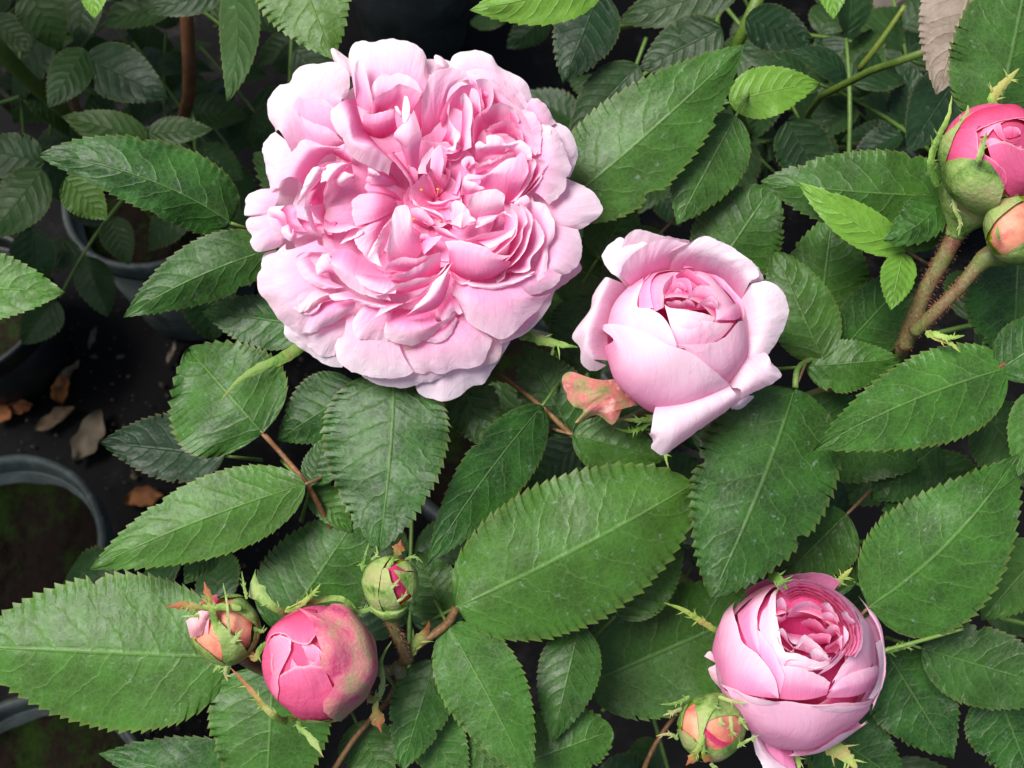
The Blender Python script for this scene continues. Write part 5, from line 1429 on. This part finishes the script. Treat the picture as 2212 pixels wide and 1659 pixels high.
petal(B3, 'c', [[(700,1210,-190),(790,1400,-150),(860,1540,-150),(1000,1660,-160)],[(670,1220,-150),(730,1380),(770,1550),(840,1680,-150)]], c=(.85,1.))
petal(B3, 'c', [[(470,860,-200),(540,1000,-200),(600,1100,-200)],[(370,800,-200),(420,760),(455,860),(400,900),(450,1000),(560,1110,-200)]], c=(.3,.7), warm=.3, ruf=8)
hip(B3, (1735, 1450, -300), (1740, 1470, -400), 42, 15, SEPAL)
tube('stem', PA([(1740,1468,-390),(1755,1465,-420),(1782,1450,-330)]), [15*S,14*S,14*S], STEM, B3, n=12)
sepal(B3, [conv('c',470,610)+(-170,), conv('c',330,520)+(-150,), conv('c',200,440)+(-140,), conv('c',60,390)+(-140,)], 8, seed=51, color=(.95,.9,.6,1))
sepal(B3, [conv('c',1300,1490)+(-210,), conv('c',1440,1550)+(-190,), conv('c',1550,1680)+(-180,)], 22, seed=52, color=(1.0,.95,.75,1))
sepal(B3, [conv('c',1380,260)+(-180,), conv('c',1440,190)+(-170,), conv('c',1510,120)+(-165,)], 9, seed=53, color=(1.1,1,.75,1))
sepal(B3, [conv('c',1740,760)+(-210,), conv('c',1860,740)+(-200,), conv('c',2010,700)+(-200,)], 8, seed=54)
sepal(B3, [conv('c',1060,1530)+(-210,), conv('c',1090,1600)+(-190,), conv('c',1100,1700)+(-190,)], 9, seed=55)
sepal(B3, [conv('c',860,185)+(-120,), conv('c',930,200)+(-50,), conv('c',1010,290)+(-10,)], 17, seed=56, color=(.55,.75,.5,1))
# ---------------------------------------------------------------- buds
def pts(q, *a):
    return [conv(q, x, y) + (h,) for x, y, h in a]
SK = dict(c=(1, 1), warm=1.0)

# the fat hot pink bud
D1 = thing('rose_bud', 'fat hot pink bud with a green flushed outer petal and open sepals', 'rose bud', tuple(P(700, 1440, -120)))
g = Globe('d', 1095, 925, 405, 30)
g.lump = .11
g.back(D1, 5, c=(.2, .5), mat=PETAL_HOT, upto=.2)
g.back(D1, 5, k=(.3, .91), c=(.15, .4), mat=PETAL_HOT, upto=.47, phase=.6)
for rows_, k_, c_, m_ in (
 ([[(1180,545),(1440,690),(1512,930),(1430,1170),(1270,1320)],[(1080,600),(1280,760),(1330,960),(1300,1150),(1240,1300)],[(930,575),(1060,680),(1078,760),(1112,870),(1108,945),(1200,1072),(1140,1160),(1128,1225),(1235,1292)]], (1.03,1.06,1.105), None, BUD_SKIN),
 ([[(722,790),(780,640),(930,560),(1080,560)],[(760,740),(860,660),(960,660),(1080,640)],[(735,808),(790,745),(860,738),(930,790),(1035,806),(1090,720)]], (1.0,1.02,1.04), (.1,.6), PETAL_HOT),
 ([[(738,780),(688,930),(720,1120),(810,1240)],[(780,760),(770,900),(780,1020),(830,1120)],[(790,750),(895,765),(895,850),(850,950),(815,1035)]], (.97,1.0,1.01), (.5,.95), PETAL_HOT),
 ([[(760,1160),(880,1290),(1090,1330),(1290,1290)],[(800,1100),(940,1150),(1100,1160),(1230,1180)],[(815,1030),(920,962),(1000,952),(1130,955)]], (.97,.985,.985), (.3,.6), PETAL_HOT),
 ([[(820,1040),(900,1000),(1100,1000)],[(890,780),(960,800),(1060,800),(1120,860)]], (.90,.945), (.5,1.), PETAL_HOT),
 ([[(880,1040),(1000,1040),(1120,1000)],[(900,900),(960,960),(1060,930),(1100,860)]], (.94,.965), (.5,.9), PETAL_HOT),
):
    kw = dict(c=c_, warm=0) if c_ else SK
    g.petal(D1, rows_, k=k_, mat=m_, ruf=5.0, rim=6.0 if m_ is BUD_SKIN else 2.5, nu=44, nv=18, **kw)
g.petal(D1, [[(900,1330),(1050,1380),(1280,1310)],[(930,1290),(1080,1300),(1290,1280)]], k=(1.0,1.05), mat=SEPAL, ruf=3, name='sepal', **SK)
g.petal(D1, [[(840,590),(1050,520),(1300,560)],[(830,600),(980,545),(1180,520),(1330,600)]], k=(1.02,1.1), mat=SEPAL, ruf=3, name='sepal', **SK)
sepal(D1, pts('d',(960,640,-20),(860,580,40),(790,550,60),(710,480,60),(655,400,55),(662,285,50)), 10, lobes=1, tipw=13, seed=61)
sepal(D1, pts('d',(860,575,40),(950,540,50),(1040,470,60),(1110,385,60)), 8, lobes=3, seed=62, color=(1,.95,.7,1))
sepal(D1, pts('d',(1270,540,30),(1380,575,30),(1450,560,30),(1535,550,30)), 9, lobes=3, seed=63)
sepal(D1, pts('d',(1000,1240,-30),(870,1335,20),(780,1290,60),(690,1200,60),(610,1100,56),(485,965,50)), 11, lobes=3, seed=64, color=(1, 1, .85, 0.15))
sepal(D1, pts('d',(1020,1250,-30),(960,1370,20),(1040,1450,36),(1130,1585,36)), 7, lobes=3, seed=65, tipw=5)
sepal(D1, pts('d',(1430,1200,-60),(1520,1150,-20),(1540,1050,-10),(1530,920,0),(1600,785,0)), 8, lobes=2, seed=66)
sepal(D1, pts('d',(1400,1150,-60),(1490,1200,-20),(1490,1260,-16),(1530,1415,-16)), 7, lobes=3, tipw=13, seed=67, color=(1, 1, .85, 0.15))
sepal(D1, pts('d',(740,800,60),(690,840,50),(660,900,46),(625,830,46)), 8, lobes=1, tipw=6, seed=68, color=(1, 1, .85, 0.15))
hip(D1, (705, 1445, -90), (740, 1440, -160), 38, 15, SEPAL)
tube('stem', PA([(738,1440,-150),(800,1450,-190),(870,1445,-200)]), [14*S,13*S,13*S], STEM, D1, n=12)

# the small closed bud above it
D2 = thing('rose_bud', 'small closed green bud showing a crimson slit, on a hairy red stalk', 'rose bud', tuple(P(890, 1420, -110)))
g = Globe('d', 1592, 385, 200, 40)
g.back(D2, 5, c=(1, 1), mat=SEPAL, upto=.2, name='sepal')
CR = dict(mat=PETAL_HOT, c=(0, .1))
g.petal(D2, [[(1480,560),(1600,600),(1760,520)],[(1420,380),(1600,400),(1790,360)],[(1440,260),(1590,180),(1740,240)]], k=(.95,.97,.95), ruf=2, **CR)
for rows_, k_ in (
 ([[(1490,570),(1388,460),(1385,330),(1450,220)],[(1520,570),(1460,430),(1460,310),(1520,220)],[(1560,575),(1520,420),(1545,290),(1600,210)]], (1.0,1.06,1.11)),
 ([[(1500,590),(1570,600),(1680,560)],[(1520,450),(1560,450),(1620,450)],[(1540,300),(1560,285),(1580,300)]], (1.0,1.08,1.11)),
 ([[(1690,560),(1790,440),(1795,300)],[(1700,500),(1745,410),(1720,310)],[(1738,520),(1680,400),(1610,300)]], (1.0,1.04,1.11)),
 ([[(1795,330),(1760,250),(1700,230)],[(1690,300),(1650,270),(1620,260)]], (1.02,1.06)),
):
    g.petal(D2, rows_, k=k_, mat=SEPAL, ruf=2, name='sepal', **SK)
sepal(D2, pts('d',(1560,290,90),(1610,220,84),(1640,170,70),(1665,80,60)), 6, lobes=1, tipw=10, seed=71, color=(1, 1, .85, 0.15))
for k_, p_ in enumerate((pts('d',(1400,300,50),(1410,220,56),(1445,105,50)), pts('d',(1460,220,60),(1500,180,60),(1490,115,56)), pts('d',(1400,290,30),(1390,260,30),(1375,245,30)), pts('d',(1460,460,110),(1420,390,118),(1405,350,116)), pts('d',(1600,420,116),(1630,380,114),(1660,350,110)), pts('d',(1640,510,104),(1690,470,102),(1705,430,98)), pts('d',(1690,220,50),(1760,200,46),(1815,240,40)), pts('d',(1740,530,10),(1780,520,10),(1800,515,10)))):
    sepal(D2, p_, 3.2, lobes=1, seed=72 + k_, name='sepal_lobe')
st = [conv('d',1585,585)+(20,), conv('d',1620,690)+(0,), conv('d',1670,800)+(-40,), conv('d',1715,905)+(-100,)]
tube('stem', PA(st), [15*S, 12*S, 13*S, 15*S], STEM, D2, n=18, color=(1, 1, .85, 0.60))
bristles(PA(st), [15*S, 12*S, 13*S], BRISTLE, D2, 260, 0.0009)
hip(D2, conv('d',1590,500)+(36,), conv('d',1605,650)+(6,), 44, 13, SEPAL)
sepal(D2, pts('d',(1720,880,-80),(1760,800,-60),(1840,710,-50),(1860,640,-40)), 16, lobes=2, seed=85, color=(1, 1, .85, 0.15), name='bract')

# the tattered bud at the left
D3 = thing('rose_bud', 'half burst bud with crumpled salmon petals and crossing red tipped sepals', 'rose bud', tuple(P(500, 1390, -70)))
g = Globe('d', 450, 705, 245, 20)
g.back(D3, 5, c=(1, 1), mat=SEPAL, upto=.1, name='sepal')
for rows_, k_, c_, m_ in (
 ([[(300,900),(450,960),(620,860)],[(240,700),(440,760),(640,700)],[(330,500),(480,470),(660,560)]], (.93,.95,.93), (0,0), ORANGE),
 ([[(200,800),(300,900),(430,930)],[(200,720),(320,800),(430,860)],[(260,700),(340,740),(420,800)]], (.98,1.0,.98), (0,0), ORANGE),
 ([[(190,640),(230,760),(330,760)],[(190,600),(260,640),(350,600)]], (.95,1.06), (.3,.6), PETAL),
 ([[(200,560),(280,520),(400,540)],[(190,520),(300,480),(400,470)]], (1.0,1.06), (0,.4), PETAL_HOT),
):
    kw = dict(c=c_, warm=.4 if m_ is PETAL else 0) if m_ in (PETAL, PETAL_HOT) else SK
    g.petal(D3, rows_, k=k_, mat=m_, ruf=6, rim=4, **kw)
for j in range(4):
    petal(D3, 'd', [[(210 + 30 * j, 760 - 30 * j, 70), (290 + 24 * j, 740 - 40 * j, 80)], [(180 + 26 * j, 640 - 12 * j, 76), (240 + 20 * j, 610 - 20 * j, 90), (330 + 10 * j, 610 - 20 * j, 84)]], c=(.2, .7), warm=.5, ruf=8, nu=14, nv=7)
for rows_, k_ in (
 ([[(490,500),(620,450),(715,620)],[(490,540),(610,560),(690,690)],[(440,560),(560,610),(640,690)]], (1.0,1.08,1.11)),
 ([[(440,935),(520,950),(610,900)],[(420,800),(480,800),(560,800)],[(360,600),(375,590),(400,640)]], (1.0,1.1,1.08)),
 ([[(640,900),(700,800),(715,690)],[(580,880),(620,800),(640,720)]], (1.0,1.03)),
 ([[(420,950),(300,880),(215,770)],[(440,920),(330,830),(240,760)]], (1.0,1.06)),
 ([[(390,520),(480,450),(600,450)],[(400,500),(500,490),(620,500)]], (1.0,1.06)),
):
    g.petal(D3, rows_, k=k_, mat=SEPAL, ruf=2, name='sepal', **SK)
sepal(D3, pts('d',(400,740,100),(365,600,104),(335,480,100),(305,370,90)), 9, lobes=3, tipw=5, seed=91, color=(1, 1, .85, 0.15))
sepal(D3, pts('d',(560,555,100),(430,545,106),(300,550,100),(150,535,90),(35,550,84)), 9, lobes=3, tipw=6, seed=92, color=(1, 1, .85, 0.15))
sepal(D3, pts('d',(480,740,110),(470,600,116),(460,500,108),(435,380,96)), 3.6, lobes=1, seed=93)
sepal(D3, pts('d',(600,490,70),(580,400,70),(565,300,64)), 3.6, lobes=2, seed=94)
sepal(D3, pts('d',(300,600,96),(220,610,92),(150,610,84)), 3.4, lobes=1, seed=95)
sepal(D3, pts('d',(640,690,60),(700,715,56),(740,690,50)), 6, lobes=1, seed=96)
sepal(D3, pts('d',(500,800,100),(540,740,108),(575,700,104)), 7, lobes=1, seed=97)
sepal(D3, pts('d',(460,945,40),(450,1000,36),(470,1060,30)), 5, lobes=2, seed=98)
sepal(D3, pts('d',(430,940,40),(400,960,40),(365,1000,40)), 5, lobes=1, seed=99)
tube('stem', PA([conv('d',570,900)+(-20,), conv('d',700,980)+(-90,), conv('d',1000,1100)+(-170,), conv('d',1300,1080)+(-200,)]), [13*S,12*S,12*S,12*S], STEM, D3, n=14)

# the round bud next to the cupped rose
D4 = thing('rose_bud', 'round green bud with orange red petals showing, against the cupped rose', 'rose bud', tuple(P(1540, 1570, -230)))
g = Globe('c', 425, 1345, 265, -70)
g.back(D4, 5, c=(1, 1), mat=SEPAL, upto=.15, name='sepal')
g.petal(D4, [[(220,1180),(420,1110),(640,1220)],[(190,1350),(420,1360),(670,1380)],[(260,1500),(420,1540),(620,1500)]], k=(.96,.98,.96), mat=ORANGE, ruf=2, **SK)
g.petal(D4, [[(370,1340),(520,1460),(640,1440)],[(380,1420),(500,1500),(600,1460)]], k=(.985,.99), mat=PETAL_HOT, c=(0, .2), ruf=2)
for rows_, k_ in (
 ([[(200,1150),(330,1068),(480,1075)],[(290,1150),(360,1130),(480,1130)],[(330,1300),(355,1420),(400,1300),(470,1190)]], (1.0,1.05,1.11)),
 ([[(300,1190),(340,1180),(420,1170)],[(330,1330),(350,1340),(380,1310)],[(330,1450),(340,1470),(355,1440)]], (1.03,1.07,1.04)),
 ([[(470,1080),(600,1140),(690,1330)],[(470,1120),(560,1190),(670,1330)],[(400,1300),(520,1260),(645,1265)]], (1.0,1.035,1.02)),
 ([[(200,1480),(300,1600),(440,1640)],[(160,1380),(240,1500),(350,1600)],[(200,1360),(290,1410),(340,1480)]], (1.0,1.03,1.11)),
 ([[(160,1330),(170,1240),(210,1150)],[(200,1340),(215,1250),(270,1150)]], (1.0,1.02)),
 ([[(440,1640),(600,1590),(690,1400)],[(400,1560),(520,1580),(690,1400)],[(370,1480),(480,1520),(660,1330)]], (1.0,1.04,1.0)),
):
    g.petal(D4, rows_, k=k_, mat=SEPAL, ruf=2, name='sepal', **SK)
sepal(D4, pts('c',(360,1400,10),(330,1500,20),(290,1570,10),(230,1640,0)), 8, lobes=2, tipw=6, seed=101, color=(1, 1, .85, 0.15))
sepal(D4, pts('c',(360,1450,10),(370,1560,10),(430,1610,0)), 6, lobes=1, tipw=6, seed=102, color=(1, 1, .85, 0.15))
for k_, p_ in enumerate((pts('c',(260,1110,-40),(150,1160,-30),(30,1170,-30)), pts('c',(200,1200,-40),(130,1230,-30),(55,1255,-30)), pts('c',(480,1110,0),(600,1150,10),(710,1165,10)), pts('c',(170,1440,-60),(110,1400,-50),(0,1415,-50)), pts('c',(620,1500,-40),(700,1450,-20),(795,1405,-20)), pts('c',(570,1260,20),(580,1340,30),(590,1450,20)), pts('c',(490,1270,26),(500,1310,30),(500,1340,30)), pts('c',(640,1270,0),(680,1330,0),(710,1370,0)), pts('c',(430,1130,20),(460,1190,28),(500,1200,28)), pts('c',(420,1620,-40),(440,1650,-40),(470,1680,-40)))):
    sepal(D4, p_, 4.5, lobes=2, seed=110 + k_, name='sepal_lobe')
tube('stem', PA([conv('c',425,1500)+(-130,), conv('c',500,1500)+(-230,), conv('c',800,1200)+(-330,), conv('c',1000,900)+(-370,)]), [14*S,12*S,12*S,12*S], STEM, D4, n=14)

# the pair at the right
D5 = thing('rose_bud', 'pink bud with swirled tip on a thick bristly reddish stalk', 'rose bud', tuple(P(1955, 735, -140)))
g = Globe('e', 790, 495, 325, 60)
g.back(D5, 5, c=(.2, .5), mat=PETAL_HOT, upto=.15)
g.back(D5, 5, k=(.3, .88), c=(.1, .3), mat=PETAL_HOT, upto=.40, phase=.6)
for rows_, k_, c_, m_ in (
 ([[(470,640),(480,520),(560,340),(640,250)],[(600,640),(620,480),(660,360),(720,300)],[(860,680),(720,520),(690,340),(640,320)]], (.98,1.0,.99), (.3,.6), PETAL_HOT),
 ([[(560,330),(680,230),(820,190),(1000,210)],[(640,320),(760,260),(880,230),(1060,260)],[(680,340),(790,290),(900,260),(1080,320)]], (1.0,1.01,.99), (.1,.5), PETAL_HOT),
 ([[(860,680),(1000,760),(1120,500)],[(800,560),(960,580),(1090,420)],[(755,420),(860,400),(960,440),(1060,420)]], (.98,1.0,.97), (.3,.55), PETAL_HOT),
 ([[(700,360),(760,280),(960,240),(1080,330)],[(760,360),(820,290),(940,260),(1040,330)]], (.93,.965), (.7,1.), PETAL_HOT),
 ([[(760,440),(860,470),(980,460)],[(740,400),(800,380),(880,440),(960,420)]], (.94,.96), (.6,.95), PETAL_HOT),
 ([[(820,360),(880,400),(960,390)],[(790,320),(830,285),(850,340),(880,400),(960,380)]], (.9,.97), (.5,.95), PETAL_HOT),
 ([[(860,360),(900,370),(960,350)],[(850,320),(890,300),(940,310),(960,350)]], (.9,.96), (.3,.8), PETAL_HOT),
 ([[(850,680),(790,740),(700,700)],[(870,640),(850,560),(740,470)]], (1.0,1.015), (.3,.5), PETAL_HOT),
):
    g.petal(D5, rows_, k=k_, mat=m_, c=c_, ruf=2.5)
g.petal(D5, [[(510,690),(620,800),(800,790)],[(500,600),(640,640),(840,700)],[(470,560),(590,497),(700,505),(770,520),(855,660)]], k=(1.02,1.06,1.04), mat=SEPAL, ruf=3, name='sepal', label='green sepal with a brown bruise', **SK)
g.petal(D5, [[(480,680),(420,560),(430,440)],[(500,600),(480,480),(540,350)],[(520,500),(560,400),(630,270)]], k=(1.0,1.05,1.03), mat=SEPAL, ruf=2, name='sepal', **SK)
sepal(D5, pts('e',(470,660,80),(430,520,90),(470,390,90),(530,260,80),(552,135,70)), 10, lobes=3, seed=121, color=(1,1.05,.8,1))
sepal(D5, pts('e',(700,520,200),(715,480,206),(735,410,200),(755,340,190)), 8, lobes=1, seed=122)
sepal(D5, pts('e',(600,300,120),(640,240,110),(645,190,100)), 7, lobes=2, seed=123)
sepal(D5, pts('e',(560,720,90),(575,800,90),(600,860,80),(590,945,70)), 6, lobes=2, seed=124)
sepal(D5, pts('e',(780,210,0),(800,130,10),(860,60,14),(940,-20,14)), 14, lobes=3, seed=125, color=(1,1.1,.7,1))
sepal(D5, pts('e',(820,720,110),(780,750,110),(740,762,100)), 8, lobes=1, seed=126)
st = [conv('e',640,800)+(10,), conv('e',590,900)+(0,), conv('e',500,1080)+(-30,), conv('e',390,1280)+(-70,), conv('e',280,1590)+(-150,)]
tube('stem', PA(st), [22*S, 19*S, 17*S, 19*S, 18*S], STEM, D5, n=26, nseg=14, color=(1, 1, .85, 0.15))
hip(D5, conv('e',680,700)+(30,), conv('e',565,950)+(-8,), 72, 21, SEPAL)
bristles(PA(st[1:]), [26*S, 19*S, 21*S, 20*S], BRISTLE, D5, 420, 0.0008)

D6 = thing('rose_bud', 'orange flushed bud in green sepals beside the swirled pink bud', 'rose bud', tuple(P(1975, 715, -120)))
g = Globe('e', 935, 900, 205, 90)
g.back(D6, 5, c=(1, 1), mat=SEPAL, upto=.2, name='sepal')
g.petal(D6, [[(780,760),(920,680),(1090,760)],[(750,920),(900,860),(1130,900)],[(820,1040),(920,1080),(1060,1040)]], k=(.97,.99,.97), mat=ORANGE, ruf=2, **SK)
for rows_, k_ in (
 ([[(735,960),(740,830),(800,740),(920,690)],[(760,960),(780,850),(860,780),(960,740)],[(765,940),(810,870),(900,790),(1040,730)]], (1.0,1.06,1.11)),
 ([[(735,960),(800,1110),(1000,1140),(1130,1000)],[(760,970),(830,1070),(960,1070),(1130,960)],[(770,960),(840,1035),(940,990),(1090,900)]], (1.0,1.05,1.11)),
):
    g.petal(D6, rows_, k=k_, mat=SEPAL, ruf=2, name='sepal', **SK)
sepal(D6, pts('e',(800,720,120),(880,690,130),(980,660,120)), 7, lobes=3, seed=131)
sepal(D6, pts('e',(810,890,170),(820,940,172),(830,975,168)), 4, lobes=1, seed=132, name='sepal_lobe')
st = [conv('e',860,1040)+(60,), conv('e',740,1080)+(50,), conv('e',600,1240)+(20,), conv('e',450,1390)+(-20,), conv('e',335,1500)+(-70,)]
tube('stem', PA(st), [30*S, 16*S, 13*S, 14*S, 15*S], STEM, D6, n=26, nseg=14, color=(1, 1, .85, 0.15))
bristles(PA(st[1:]), [18*S, 15*S, 16*S, 17*S], BRISTLE, D6, 420, 0.0007)
sepal(D6, pts('e',(400,1500,-30),(470,1530,-20),(540,1560,-20),(600,1615,-20)), 9, lobes=1, seed=133, color=(1.15,1,.75,1), name='bract')
sepal(D6, pts('e',(440,1500,-20),(520,1530,-10),(625,1518,-10)), 8, lobes=1, seed=134, color=(1.05,1.1,.8,1), name='bract')
